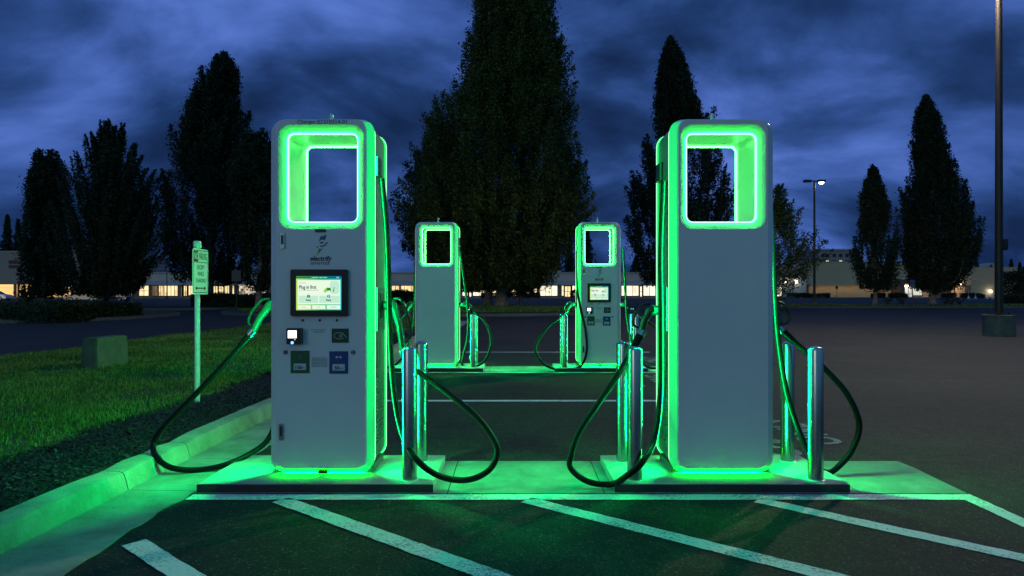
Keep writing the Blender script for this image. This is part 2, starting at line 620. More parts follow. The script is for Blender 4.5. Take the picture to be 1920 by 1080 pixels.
patch(600, 60, 15, 0.16)
patch(90, 205, 7, 0.16)
patch(1620, 190, 9, 0.07)
patch(1000, 545, 14, -0.06)
patch(1680, 270, 17, 0.10)
patch(250, 470, 18, -0.06)
patch(60, 330, 16, -0.12)
patch(330, 260, 12, -0.05)
patch(1250, 40, 14, -0.05)
patch(1700, 90, 13, -0.05)
ramp = N(nt, 'ShaderNodeValToRGB')
cr = ramp.color_ramp
cr.elements[0].position = 0.42
cr.elements[0].color = (0.0065, 0.0205, 0.074, 1)
cr.elements[1].position = 0.98
cr.elements[1].color = (0.105, 0.20, 0.64, 1)
for p, c in ((0.56, (0.0125, 0.040, 0.142, 1)), (0.68, (0.027, 0.072, 0.25, 1)), (0.80, (0.054, 0.12, 0.41, 1))):
    e = cr.elements.new(p)
    e.color = c
nt.links.new(dens, ramp.inputs['Fac'])
# the last daylight behind the camera, with green fill added for the charger faces
back = N(nt, 'ShaderNodeMapRange', interpolation_type='SMOOTHSTEP')
nt.links.new(sep.outputs['Y'], back.inputs[0])
back.inputs[1].default_value = 0.15
back.inputs[2].default_value = -0.9
gl = N(nt, 'ShaderNodeMix', data_type='RGBA', blend_type='ADD')
nt.links.new(back.outputs[0], gl.inputs[0])
nt.links.new(ramp.outputs['Color'], gl.inputs[6])
gl.inputs[7].default_value = (0.02, 0.11, 0.03, 1)
sk = N(nt, 'ShaderNodeMix', data_type='RGBA', blend_type='ADD')
sk.inputs[0].default_value = 0.003
nt.links.new(gl.outputs[2], sk.inputs[6])
nt.links.new(sky.outputs[0], sk.inputs[7])
nt.links.new(sk.outputs[2], bg.inputs['Color'])
bg.inputs['Strength'].default_value = 1.0

sl = bpy.data.lights.new('sun', 'SUN')
sl.energy = 0.12
sl.angle = R(12)
sl.color = (1.0, 0.84, 0.66)
so = link(bpy.data.objects.new('sun', sl))
# low glow from behind the camera's left shoulder
so.rotation_euler = Vector((0.55, 0.8, -0.15)).to_track_quat('-Z', 'Y').to_euler()

# ------------------------------------------------------------------ ground
rng = np.random.default_rng(7)
random.seed(5)
bm = bmesh.new()
vs = [bm.verts.new(p) for p in ((-2500, -60, 0), (2500, -60, 0), (2500, 4000, 0), (-2500, 4000, 0))]
bm.faces.new(vs)
structure(finish(bm, 'parking_lot', M['asphalt'], smooth=0))

ROW = 5.85
CURB_X = -2.30
JOINTS = [-6.0, -3.0, 0.0, 1.9, 3.85, 4.26, 4.59, 6.6, 8.6, 9.9, 10.5, 12.5, 15.0, 18.0, 21.0, 24.0, 27.0]
bm = bmesh.new()
prof = [(0.0, -0.05), (0.0, 0.012), (-0.022, 0.105), (-0.032, 0.124), (-0.055, 0.133), (-0.15, 0.137), (-0.162, 0.125), (-0.162, -0.05)]
for a, b in zip(JOINTS, JOINTS[1:]):
    nseg = max(2, int((b - a) / 0.25))
    rings = []
    for i in range(nseg + 1):
        t = i / nseg
        y = a + 0.004 + (b - a - 0.008) * t
        e = 0.012 if i in (0, nseg) else 0.0
        j = 0.004 * math.sin(y * 2.1) + 0.003 * math.sin(y * 7.3)
        rings.append([bm.verts.new((CURB_X + x + j, y, max(-0.05, z - (e if z > 0.09 else 0)))) for x, z in prof])
    for A, B in zip(rings, rings[1:]):
        for k in range(len(prof) - 1):
            bm.faces.new((A[k], A[k + 1], B[k + 1], B[k]))
    bm.faces.new(rings[0])
    bm.faces.new(rings[-1][::-1])
structure(finish(bm, 'curb', M['concrete'], smooth=40))

bm = bmesh.new()
for a, b in zip(JOINTS, JOINTS[1:]):
    n = max(2, int((b - a) / 0.06))
    L, Rr = [], []
    for i in range(n + 1):
        y = a + 0.003 + (b - a - 0.006) * i / n
        j = 0.012 * math.sin(y * 5.1) + 0.008 * math.sin(y * 17.0 + 1) + random.uniform(-.006, .006)
        L.append((CURB_X + 0.004 * math.sin(y * 2.1) + 0.001, y))
        Rr.append((-1.90 + (j if not (3.75 < y < 4.6 or 9.6 < y < 10.45) else 0.0), y))
    va = [bm.verts.new((x, y, 0.012)) for x, y in L]
    vb = [bm.verts.new((x, y, 0.006)) for x, y in Rr]
    vc = [bm.verts.new((x, y, -0.02)) for x, y in Rr]
    for i in range(n):
        bm.faces.new((va[i], vb[i], vb[i + 1], va[i + 1]))
        bm.faces.new((vb[i], vc[i], vc[i + 1], vb[i + 1]))
structure(finish(bm, 'gutter', M['concrete'], smooth=0))

for r in range(2):
    y0 = 3.80 + r * ROW
    bm = bmesh.new()
    # a shallow valley of concrete across the bays, with saw cuts
    cuts = [-1.897, -0.40, 0.52, 2.02, 2.645] if r == 0 else [-1.897, -0.40, 0.52, 2.02, 2.645]
    for a, b in zip(cuts, cuts[1:]):
        pr = [(0.0, 0.007), (0.20, 0.012), (0.36, 0.006), (0.52, 0.012), (0.73, 0.007)]
        A = [bm.verts.new((a + 0.003, y0 + y, z)) for y, z in pr]
        B = [bm.verts.new((b - 0.003 - (0.0 if b < 2.6 else 0.02 * (0 if y < .3 else -1)), y0 + y, z)) for y, z in pr]
        for k in range(len(pr) - 1):
            bm.faces.new((A[k], B[k], B[k + 1], A[k + 1]))
    structure(finish(bm, 'apron', M['concrete'], smooth=0))


def stripe(bm, a, b, wd, z=0.0045, step=0.05):
    a, b = Vector((*a, 0)), Vector((*b, 0))
    t = (b - a)
    L = t.length
    t.normalize()
    n = Vector((-t.y, t.x, 0))
    k = max(2, int(L / step))
    P, Q = [], []
    for i in range(k + 1):
        c = a + t * (L * i / k)
        P.append(bm.verts.new(c + n * (wd / 2 + random.uniform(-.0035, .0035)) + Vector((0, 0, z))))
        Q.append(bm.verts.new(c - n * (wd / 2 + random.uniform(-.0035, .0035)) + Vector((0, 0, z))))
    for i in range(k):
        bm.faces.new((P[i], Q[i], Q[i + 1], P[i + 1]))


for (a, b, wd, z) in (
        ((-1.88, 3.742), (2.65, 3.742), 0.10, 0.0045),
        ((2.60, 3.69), (2.60, 1.0), 0.10, 0.0045),
        ((1.375, 3.69), (4.2, 1.10), 0.105, 0.0045),
        ((0.06, 3.69), (3.1, 1.27), 0.105, 0.0045),
        ((-1.335, 3.69), (1.70, 1.27), 0.105, 0.0045),
        ((-1.80, 3.06), (-0.2, 1.72), 0.105, 0.0045),
        ((-1.88, 7.08), (2.65, 7.08), 0.10, 0.0045),
        ((-1.88, 9.59), (2.65, 9.59), 0.07, 0.0045),
        ((-1.88, 12.88), (2.65, 12.88), 0.10, 0.0045)):
    bm = bmesh.new()
    stripe(bm, a, b, wd, z)
    structure(finish(bm, 'painted_line', M['paint'], smooth=0))

for yc in (5.55, 8.40, 11.45):
    bm = bmesh.new()

    def lay(v):
        return Vector((v.x, v.y, 0.0052))
    for t, s, xc, wdt in (('EV', 0.42, 1.50, 0.55), ('CHARGING', 0.40, 1.98, 1.75), ('ONLY', 0.46, 2.44, 1.05)):
        vs, fs = text_mesh(t, s, 0, 0, bold=0.008, width=wdt)
        V = [bm.verts.new((xc - v.z, yc + v.x, 0.0052)) for v in vs]
        for f in fs:
            try:
                bm.faces.new([V[i] for i in f])
            except ValueError:
                pass
    structure(finish(bm, 'pavement_lettering', M['old_paint'], smooth=0))

# lawn island on the left, beside the bays
ISL_X0, ISL_X1, MULCH_X = -8.55, CURB_X - 0.155, -3.12


def lawn_z(x, y):
    return 0.118 + 0.05 * np.sin(np.clip((x - ISL_X0) / (ISL_X1 - ISL_X0), 0, 1) * PI) + 0.012 * np.sin(x * 2.3 + y * 0.9) * np.sin(y * 1.7)


def edge_x(y):
    return MULCH_X + 0.07 * np.sin(y * 2.2) + 0.04 * np.sin(y * 5.7 + 1)


xs = np.linspace(ISL_X0 - 0.02, ISL_X1, 26)
ys = np.linspace(-3, 26.9, 70)
X, Y = np.meshgrid(xs, ys)
Z = lawn_z(X, Y)
Z[:, 0] -= 0.11
V = np.stack([X, Y, Z], -1).reshape(-1, 3)
nx, ny = len(xs), len(ys)
q = [[j * nx + i, j * nx + i + 1, (j + 1) * nx + i + 1, (j + 1) * nx + i] for j in range(ny - 1) for i in range(nx - 1)]
lawn = structure(np_mesh('lawn', V, q, M['lawn']))
xm = np.linspace(0, 1, 10)
ym = np.linspace(-3, 26.8, 140)
V = []
for y in ym:
    for t in xm:
        x = edge_x(y) * (1 - t) + ISL_X1 * t
        V.append((x, y, lawn_z(x, y) + 0.006 + 0.018 * math.sin(t * PI)))
q = [[j * 10 + i, j * 10 + i + 1, (j + 1) * 10 + i + 1, (j + 1) * 10 + i] for j in range(len(ym) - 1) for i in range(9)]
structure(np_mesh('mulch_bed', V, q, M['mulch']))


def blades(n, xs, ys, zs, h, wd, lean=0.5):
    """n grass blades as bent two-face strips"""
    a = rng.uniform(0, 2 * PI, n)
    dx, dy = np.cos(a), np.sin(a)
    la = rng.uniform(0, 2 * PI, n)
    ln = rng.uniform(0.1, lean, n) * h
    lx, ly = np.cos(la) * ln, np.sin(la) * ln
    b0 = np.stack([xs - dx * wd, ys - dy * wd, zs - 0.01], -1)
    b1 = np.stack([xs + dx * wd, ys + dy * wd, zs - 0.01], -1)
    t = np.stack([xs + lx, ys + ly, zs + h], -1)
    V = np.stack([b0, b1, t], 1).reshape(-1, 3)
    Fc = np.arange(3 * n).reshape(-1, 3)
    return V, Fc


n = 260000
yy = 2.2 * (26.5 / 2.2) ** rng.uniform(0, 1, n)
xx = rng.uniform(ISL_X0 + 0.02, 0, n)
lim = edge_x(yy) + rng.normal(0, 0.05, n)
xx = ISL_X0 + (xx - ISL_X0) / (-ISL_X0) * (lim - ISL_X0)
tuft = 0.5 + 0.5 * np.sin(xx * 3.1 + 1.3 * np.sin(yy * 2.3)) * np.sin(yy * 2.7 + np.sin(xx * 1.9))
keep = (xx / yy > -0.86) & (rng.uniform(0, 1, n) < 0.45 + 0.55 * tuft)
xx, yy, tuft = xx[keep], yy[keep], tuft[keep]
k = len(xx)
hh = rng.uniform(0.014, 0.046, k) * (0.7 + 0.7 * tuft)
ww = (0.0018 + 0.0009 * yy) * rng.uniform(0.6, 1.2, k)
V, Fc = blades(k, xx, yy, lawn_z(xx, yy), hh, ww, 0.9)
g = tag(np_mesh('grass', V, Fc, M['grass']), 'short green grass covering the lawn island', 'grass', kind='stuff')
# bark chips
n = 45000
yy = 2.6 * (16 / 2.6) ** rng.uniform(0, 1, n)
tt = rng.uniform(0, 1, n) ** 0.9
xx = edge_x(yy) - 0.08 + (ISL_X1 - 0.02 - edge_x(yy) + 0.08) * tt
zz = lawn_z(xx, yy) + 0.008 + 0.018 * np.sin(tt * PI) + rng.uniform(0, 0.012, n)
a = rng.uniform(0, PI, n)
ln = rng.uniform(0.002, 0.008, n) * (1 + 0.06 * yy) * np.where(rng.uniform(0, 1, n) < 0.012, 2.6, 1.0)
wd = ln * rng.uniform(0.25, 0.6, n)
ux, uy = np.cos(a), np.sin(a)
tz = rng.normal(0, 0.35, n)
C = np.stack([xx, yy, zz], -1)
U = np.stack([ux, uy, tz], -1) * ln[:, None]
W = np.stack([-uy, ux, rng.normal(0, 0.4, n)], -1) * wd[:, None]
V = np.stack([C - U - W, C + U - W, C + U + W, C - U + W], 1).reshape(-1, 3)
tag(np_mesh('mulch_chips', V, np.arange(4 * n).reshape(-1, 4), M['chips']), 'dark bark mulch chips strewn between lawn and curb', 'mulch', kind='stuff')


def island(name, pts, h, top_mat, edge=0.15):
    """a raised planted island inside a concrete kerb ring"""
    n = len(pts)
    c = Vector((sum(p[0] for p in pts) / n, sum(p[1] for p in pts) / n))
    ins = []
    for p in pts:
        d = c - Vector(p)
        ins.append(Vector(p) + d.normalized() * edge)
    bm = bmesh.new()
    o0 = [bm.verts.new((p[0], p[1], -0.02)) for p in pts]
    o1 = [bm.verts.new((p[0], p[1], h)) for p in pts]
    i1 = [bm.verts.new((p.x, p.y, h)) for p in ins]
    i0 = [bm.verts.new((p.x, p.y, h - 0.05)) for p in ins]
    for A, B in ((o0, o1), (o1, i1), (i1, i0)):
        for k in range(n):
            bm.faces.new((A[k], A[(k + 1) % n], B[(k + 1) % n], B[k]))
    structure(finish(bm, name + '_curb', M['pole_base'], smooth=0))
    bm = bmesh.new()
    v = [bm.verts.new((p.x, p.y, h - 0.02)) for p in ins]
    cv = bm.verts.new((c.x, c.y, h + 0.18))
    for k in range(n):
        bm.faces.new((v[k], v[(k + 1) % n], cv))
    structure(finish(bm, name + '_ground', top_mat, smooth=60))


def oval(cx, cy, rx, ry, n=40, p=3.0):
    out = []
    for k in range(n):
        a = 2 * PI * k / n
        c, s = math.cos(a), math.sin(a)
        out.append((cx + rx * math.copysign(abs(c) ** (2 / p), c), cy + ry * math.copysign(abs(s) ** (2 / p), s)))
    return out


def scatter_grass(name, label, cx, cy, rx, ry, n, z):
    a = rng.uniform(-1, 1, n)
    b = rng.uniform(-1, 1, n)
    k = np.abs(a) ** 3 + np.abs(b) ** 3 < 0.94
    a, b = a[k], b[k]
    x, y = cx + a * rx * .97, cy + b * ry * .97
    V, Fc = blades(len(x), x, y, np.full(len(x), z), rng.uniform(0.05, 0.13, len(x)), rng.uniform(.02, .05, len(x)), 0.9)
    tag(np_mesh(name, V, Fc, M['grass']), label, 'grass', kind='stuff')


island('tree_island', oval(-6.0, 41.0, 11.0, 9.0), 0.14, M['lawn'])
scatter_grass('grass', 'mown grass around the big tree trunk', -6.0, 41.0, 10.8, 8.8, 26000, 0.2)
island('shrub_island', oval(-29.5, 30.5, 12.5, 7.0), 0.14, M['lawn'])
island('side_island', oval(-29.5, 48.0, 9.5, 5.0), 0.14, M['lawn'])
island('lamp_island', oval(33.0, 54.5, 12.0, 4.0), 0.13, M['lawn'])
scatter_grass('grass', 'dark grass under the two slim trees', 33.0, 54.5, 11.8, 3.8, 9000, 0.17)


# ------------------------------------------------------------------ chargers
DEP = 0.455
STRIP_W, FOOT_W = 54.0, 7.0
WIN = (0.222, 1.556, 2.118)


def mirror_y(rings):
    return [(p, DEP - y) for p, y in rings]


def build_charger(label):
    root = thing('charging_station', label, 'charging station', group='electric car charging stations')
    inner = rrect(WIN[0], WIN[1], WIN[2], 0.045, 0.045)
    lip = rrect(0.259, 1.519, 2.157, 0.075, 0.075)
    lip2 = rrect(0.262, 1.516, 2.160, 0.077, 0.077)
    face = rrect(0.275, 0.044, 2.186, 0.062, 0.062)
    face2 = rrect(0.281, 0.038, 2.192, 0.066, 0.066)
    outer = rrect(0.322, 0.0175, 2.200, 0.085, 0.085)
    outb = rrect(0.316, 0.030, 2.194, 0.082, 0.082)
    R_ = [(inner, 0.046), (lip, 0.003), (lip2, 0.0), (face, 0.0), (face2, 0.004), (outer, 0.043), (outb, 0.047)]
    for nm, rg in (('front_panel', R_), ('rear_panel', mirror_y(R_))):
        bm = bmesh.new()
        vr = loft(bm, rg)
        for f in bm.faces:
            if all(v in set(vr[-1]) or v in set(vr[-2]) for v in f.verts):
                f.material_index = 1
        finish(bm, nm, [M['shell'], M['black']], root, 28)
    bm = bmesh.new()
    loft(bm, [(rrect(0.313, 0.030, 2.19, 0.08, 0.08), 0.05), (rrect(0.313, 0.030, 2.19, 0.08, 0.08), DEP - 0.05)])
    finish(bm, 'body', M['core'], root, 28)
    bm = bmesh.new()
    box(bm, -0.305, 0.305, 0.066, DEP - 0.066, -0.002, 0.045)
    finish(bm, 'plinth', M['core'], root)
    bm = bmesh.new()
    loft(bm, [(inner, 0.046), (inner, DEP - 0.046)])
    finish(bm, 'window_lining', M['shell'], root, 28)
    for y in (0.045, DEP - 0.045):
        bm = bmesh.new()
        yy_ = 0.054 if y < 0.2 else DEP - 0.054
        pts = [Vector((x, yy_, z)) for x, z in rrect(0.3185, 0.0205, 2.188, 0.085, 0.090)]
        tube(bm, pts, 0.0052, 8, closed=True)
        ls = finish(bm, 'light_strip', M['led'], root)
        bm = bmesh.new()
        pts = [Vector((x, yy_, z)) for x, z in rrect(0.3212, 0.0205, 2.1885, 0.085, 0.090)]
        tube(bm, pts, 0.0036, 8, closed=True)
        finish(bm, 'bright_core', M['led_core'], ls)
        bm = bmesh.new()
        pts = [Vector((x, y, z)) for x, z in rrect(WIN[0] - 0.003, WIN[1] + 0.003, WIN[2] - 0.003, 0.043, 0.043)]
        tube(bm, pts, 0.0064, 8, closed=True)
        ls = finish(bm, 'window_light_strip', M['led_lip'], root)
        bm = bmesh.new()
        e = -0.006 if y < 0.2 else 0.006
        pts = [Vector((x, y + e, z)) for x, z in rrect(WIN[0] - 0.006, WIN[1] + 0.006, WIN[2] - 0.006, 0.040, 0.040)]
        tube(bm, pts, 0.0040, 8, closed=True)
        if y > 0.2:
            pts = [Vector((x, y - 0.006, z)) for x, z in rrect(WIN[0] - 0.006, WIN[1] + 0.006, WIN[2] - 0.006, 0.040, 0.040)]
            tube(bm, pts, 0.0040, 8, closed=True)
        else:
            pts = [Vector((x, y + 0.006, z)) for x, z in rrect(WIN[0] - 0.006, WIN[1] + 0.006, WIN[2] - 0.006, 0.040, 0.040)]
            tube(bm, pts, 0.0040, 8, closed=True)
        finish(bm, 'bright_core', M['led_core'], ls)
    bm = bmesh.new()
    lathe(bm, [(0.013, 2.185), (0.013, 2.275), (0.010, 2.288), (0.003, 2.292)], 0, DEP / 2, 14)
    finish(bm, 'antenna', M['galv'], root)
    # side fittings
    for s in (-1, 1):
        bm = bmesh.new()
        for k in range(18):
            z = 0.16 + k * 0.024
            a = s * 0.3135
            b = s * 0.3195
            v = [bm.verts.new(p) for p in ((a, 0.12, z), (b, 0.12, z + 0.002), (b, 0.33, z + 0.012), (a, 0.33, z + 0.010),
                                           (a, 0.12, z + 0.011), (b, 0.12, z + 0.012), (b, 0.33, z + 0.022), (a, 0.33, z + 0.021))]
            for f in ((0, 1, 2, 3), (7, 6, 5, 4), (1, 5, 6, 2), (0, 4, 5, 1), (3, 2, 6, 7)):
                bm.faces.new([v[i] for i in f])
        finish(bm, 'vent_grille', M['core'], root, 0)
        bm = bmesh.new()
        x0, x1 = (0.312, 0.326) if s > 0 else (-0.326, -0.312)
        box(bm, x0, x1, 0.11, 0.345, 0.88, 1.16, 0.005)
        h = finish(bm, 'holster', M['core'], root)
        bm = bmesh.new()
        x0, x1 = (0.325, 0.331) if s > 0 else (-0.331, -0.325)
        box(bm, x0, x1, 0.17, 0.285, 0.96, 1.12, 0.002)
        finish(bm, 'socket', M['black'], h)
        bm = bmesh.new()
        x0, x1 = (0.312, 0.334) if s > 0 else (-0.334, -0.312)
        box(bm, x0, x1, 0.08, 0.20, 1.86, 1.98, 0.006)
        finish(bm, 'cable_gland', M['black'], root)
        bm = bmesh.new()
        x0, x1 = (0.312, 0.3165) if s > 0 else (-0.3165, -0.312)
        box(bm, x0, x1, 0.16, 0.30, 0.64, 0.82, 0.0015)
        finish(bm, 'service_plate', M['core'], root)

    # the light the strips give, along the flanks and under the front panel
    for nm, rot, loc, sz, pw in (('strip_light', (0, -PI / 2, 0), (0.3150, 0.066, 1.08), 1.95, STRIP_W), ('strip_light', (0, PI / 2, 0), (-0.3150, 0.066, 1.08), 1.95, STRIP_W),
                                 ('foot_light', (0, 0, 0), (0, 0.0605, 0.0285), 0.50, FOOT_W)):
        li = bpy.data.lights.new(nm, 'AREA')
        li.shape = 'RECTANGLE'
        li.size, li.size_y = sz, 0.008
        li.energy = pw
        li.color = LED
        lo = link(bpy.data.objects.new(nm, li), root)
        lo.location = loc
        lo.rotation_euler = rot

    # ---- fittings on the front
    def U(px):
        return (px - 601.0) / 304.5

    def Zp(py):
        return 1.126 - (py - 549.0) / 304.5

    def plate(nm, m, px0, px1, py0, py1, y0, y1, parent, r=0.003):
        bm = bmesh.new()
        c = (U(px0) + U(px1)) / 2
        pts = [(x + c, z) for x, z in rrect((U(px1) - U(px0)) / 2, Zp(py1), Zp(py0), r, r, 4)]
        poly_prism(bm, pts, y0, y1)
        return finish(bm, nm, m, parent, 30)

    def letters(nm, m, items, parent, y=-0.0016):
        for t, s, px, py, kw in items:
            bm = bmesh.new()
            add_text(bm, t, s, U(px), Zp(py), y=y, **kw)
            o = finish(bm, nm, m, parent, 0)
        return o

    def rules(nm, m, rows, parent, y=-0.0016):
        """rows of print too small to read"""
        rs = random.Random(3)
        for px0, px1, py, h in rows:
            bm = bmesh.new()
            x = px0
            while x < px1 - 0.4:
                wlen = min(rs.uniform(1.2, 4.2), px1 - x)
                vs = [bm.verts.new((U(a), y, Zp(b))) for a, b in ((x, py - h / 2), (x + wlen, py - h / 2), (x + wlen, py + h / 2), (x, py + h / 2))]
                bm.faces.new(vs)
                x += wlen + 0.7
            finish(bm, nm, m, parent, 0)

    letters('station_number', M['ink'], [('Charger ID', 0.036, 580.5, 229.8, dict(width=0.152)), ('210214-01', 0.036, 628.5, 229.8, dict(width=0.143))], root)
    plate('latch_tab', M['plate_dark'], 590.5, 610.5, 430.5, 436, -0.006, 0.002, root)
    for (a, b, c, d) in ((525.5, 533.5, 438, 467), (523, 531, 795, 825)):
        lt = plate('latch', M['steel'], a, b, c, d, -0.010, 0.002, root, 0.003)
        plate('latch_lever', M['grey_plastic'], a + 2, b - 2, c + 4, d - 8, -0.014, -0.0095, lt, 0.002)
    plate('foot_clip', M['black'], 596, 613, 881, 888, -0.004, 0.03, root)
    # emblem: bolt crossed by a letter e
    bm = bmesh.new()

    def zz(x, z):
        return (U(550 + x / 13.5), Zp(425 + z / 13.5))
    poly_prism(bm, [zz(680, 255), zz(750, 242), zz(832, 215), zz(792, 352), zz(740, 338), zz(690, 345), zz(633, 385)], -0.0016, 0.0005)
    lg = finish(bm, 'emblem', M['logo_blue'], root, 0)
    bm = bmesh.new()
    poly_prism(bm, [zz(655, 430), zz(672, 400), zz(715, 390), zz(752, 400), zz(765, 412), zz(745, 428), zz(700, 438)], -0.0016, 0.0005)
    poly_prism(bm, [zz(650, 485), zz(700, 492), zz(760, 478), zz(805, 445), zz(830, 400), zz(862, 402), zz(845, 440), zz(800, 490), zz(735, 522), zz(680, 520)], -0.0016, 0.0005)
    poly_prism(bm, [zz(575, 540), zz(596, 490), zz(622, 538)], -0.0016, 0.0005)
    finish(bm, 'emblem_arc', M['logo_teal'], lg, 0)
    bm = bmesh.new()
    poly_prism(bm, [zz(640, 556), zz(685, 575), zz(738, 555), zz(660, 650), zz(588, 740), zz(622, 640)], -0.0016, 0.0005)
    finish(bm, 'emblem_point', M['logo_green'], lg, 0)
    letters('brand_lettering', M['ink'], [('electrify', 0.040, 600, 485.6, dict(shear=0.22, bold=0.0011, width=0.135))], root)
    letters('brand_lettering', M['ink2'], [('america', 0.036, 599, 493.4, dict(shear=0.22, width=0.118))], root)
    # screen
    sc = plate('screen', M['black'], 546, 653, 506, 593, -0.022, 0.002, root, 0.012)
    # display
    m = M.get('display')
    if m is None:
        m, nt, b = new_mat('display_frame')
        tcn = N(nt, 'ShaderNodeTexCoord')
        sp = N(nt, 'ShaderNodeSeparateXYZ')
        nt.links.new(tcn.outputs['Generated'], sp.inputs[0])
        rp = N(nt, 'ShaderNodeValToRGB')
        rp.color_ramp.elements[0].color = (0.62, 0.95, 0.16, 1)
        rp.color_ramp.elements[1].color = (0.0, 0.75, 0.72, 1)
        e = rp.color_ramp.elements.new(0.55)
        e.color = (0.02, 0.72, 0.2, 1)
        nt.links.new(sp.outputs['X'], rp.inputs['Fac'])
        nt.links.new(rp.outputs['Color'], b.inputs['Emission Color'])
        b.inputs['Emission Strength'].default_value = 0.8
        b.inputs['Base Color'].default_value = (0.02, 0.02, 0.02, 1)
        M['display'] = m
        m2, nt, b = new_mat('display_header')
        tcn = N(nt, 'ShaderNodeTexCoord')
        sp = N(nt, 'ShaderNodeSeparateXYZ')
        nt.links.new(tcn.outputs['Generated'], sp.inputs[0])
        rp = N(nt, 'ShaderNodeValToRGB')
        rp.color_ramp.elements[0].color = (0.0, 0.36, 0.05, 1)
        rp.color_ramp.elements[1].color = (0.0, 0.12, 0.36, 1)
        nt.links.new(sp.outputs['X'], rp.inputs['Fac'])
        nt.links.new(rp.outputs['Color'], b.inputs['Emission Color'])
        b.inputs['Emission Strength'].default_value = 0.7
        b.inputs['Base Color'].default_value = (0.02, 0.02, 0.02, 1)
        M['display_header'] = m2
        M['d_white'] = emit('display_white', (0.86, 1.0, 0.80), 0.95)
        M['d_pale'] = emit('display_pale', (0.62, 0.97, 0.74), 0.85)
        M['d_ink'] = emit('display_ink', (0.02, 0.04, 0.03), 1.0)
        M['d_green'] = emit('display_green', (0.01, 0.24, 0.03), 0.9)
        M['d_lime'] = emit('display_lime', (0.30, 0.75, 0.08), 0.9)
        M['d_blue'] = emit('display_blue', (0.06, 0.25, 0.72), 0.9)
        M['d_red'] = emit('display_red', (0.35, 0.05, 0.03), 0.9)
        M['d_grey'] = emit('display_grey', (0.25, 0.32, 0.27), 0.9)
    plate('display', M['display'], 557, 641, 518.7, 582, -0.0235, -0.0215, sc)
    plate('display_header', M['display_header'], 557.1, 640.9, 518.9, 523.2, -0.0246, -0.0233, sc, 0.0005)
    plate('display_page', M['d_white'], 560, 639, 526, 571, -0.0246, -0.0233, sc, 0.001)
    for a, b in ((560, 584.5), (587, 611.5), (614, 639)):
        plate('display_button', M['d_white'], a, b, 572.8, 580, -0.0246, -0.0233, sc, 0.001)
    for a, b in ((562, 598), (600, 638)):
        plate('display_button', M['d_pale'], a, b, 555, 568.5, -0.0256, -0.0244, sc, 0.002)
    plate('display_picture', M['d_pale'], 620, 637.5, 527.5, 552, -0.0256, -0.0244, sc, 0.02)

    def disc(nm, m, px, py, rad, y0, y1, parent, n=18):
        bm = bmesh.new()
        poly_prism(bm, [(U(px) + rad * math.cos(2 * PI * k / n), Zp(py) + rad * math.sin(2 * PI * k / n)) for k in range(n)], y0, y1)
        return finish(bm, nm, m, parent, 30)
    disc('display_badge', M['d_green'], 580.3, 556, 0.0098, -0.0268, -0.0255, sc)
    disc('display_badge', M['d_blue'], 617.8, 556, 0.0098, -0.0268, -0.0255, sc)
    letters('display_lettering', M['d_white'], [('1', 0.016, 580.3, 556, dict(bold=.0004)), ('2', 0.016, 617.8, 556, dict(bold=.0004)),
                                                ], sc, -0.0275)
    rules('display_lettering', M['d_white'], [(586, 598, 521, 1.0), (600.5, 614.5, 521, 1.0), (632, 637, 521, 1.2)], sc, -0.0254)
    letters('display_lettering', M['d_ink'], [('Plug in first', 0.030, 578.7, 539.3, dict(bold=0.0007, width=0.106)),
                                              ('Ready', 0.016, 580.3, 563.2, dict(bold=0.0005, width=0.031)),
                                              ('Ready', 0.016, 617.8, 563.2, dict(bold=0.0005, width=0.031))], sc, -0.0275)
    rules('display_lettering', M['d_grey'], [(563, 575, 531.3, 1.0), (562.5, 599, 544.8, 0.9), (568, 576, 576.3, 0.8), (595.5, 602, 576.3, 0.8)], sc, -0.0264)
    rules('display_lettering', M['d_red'], [(621, 632, 576.3, 0.9)], sc, -0.0264)
    # little picture of a plug and a card on the page
    bm = bmesh.new()
    poly_prism(bm, [(U(a), Zp(b)) for a, b in ((608, 547), (611, 549.5), (617, 546), (620, 541), (615, 539.5), (611, 542))], -0.0268, -0.0256)
    finish(bm, 'display_picture', M['d_lime'], sc, 0)
    bm = bmesh.new()
    poly_prism(bm, [(U(a), Zp(b)) for a, b in ((614, 542), (616, 546), (620, 545), (622, 547), (621.5, 540.5), (616, 540))], -0.0277, -0.0269)
    poly_prism(bm, [(U(a), Zp(b)) for a, b in ((625.6, 548), (627, 548), (629, 539.5), (627.8, 539.3))], -0.0268, -0.0256)
    finish(bm, 'display_picture', M['d_green'], sc, 0)
    for px in (567, 599, 631):
        disc('indicator', M['grey_plastic'], px, 601, 0.0075, -0.005, 0.001, root)
    # card reader
    cr_ = plate('card_reader', M['black'], 541, 567.5, 615.5, 645, -0.045, 0.001, root, 0.006)
    M.setdefault('reader_lit', emit('reader_display', (1.0, 0.96, 0.86), 2.2))
    M.setdefault('reader_blue', emit('reader_blue', (0.15, 0.45, 1.0), 2.5))
    plate('reader_display', M['reader_lit'], 544, 560, 619.5, 633.5, -0.0465, -0.0445, cr_, 0.001)
    disc('reader_lamp', M['reader_blue'], 552, 642, 0.009, -0.047, -0.0445, cr_)
    disc('reader_key', M['d_pale'], 557, 636.3, 0.0035, -0.047, -0.0445, cr_)
    rules('instruction_print', M['ink2'], [(583, 611, 619, 1.2), (587, 607, 623, 1.2)], root)
    # contactless plate
    cp = plate('contactless_plate', M['plate_dark'], 621.5, 653, 616.5, 643, -0.004, 0.001, root, 0.002)
    bm = bmesh.new()
    el = [Vector((U(635.5) + 0.031 * math.cos(2 * PI * k / 28), -0.0055, Zp(630) + 0.020 * math.sin(2 * PI * k / 28))) for k in range(3, 26)]
    tube(bm, el, 0.0016, 6)
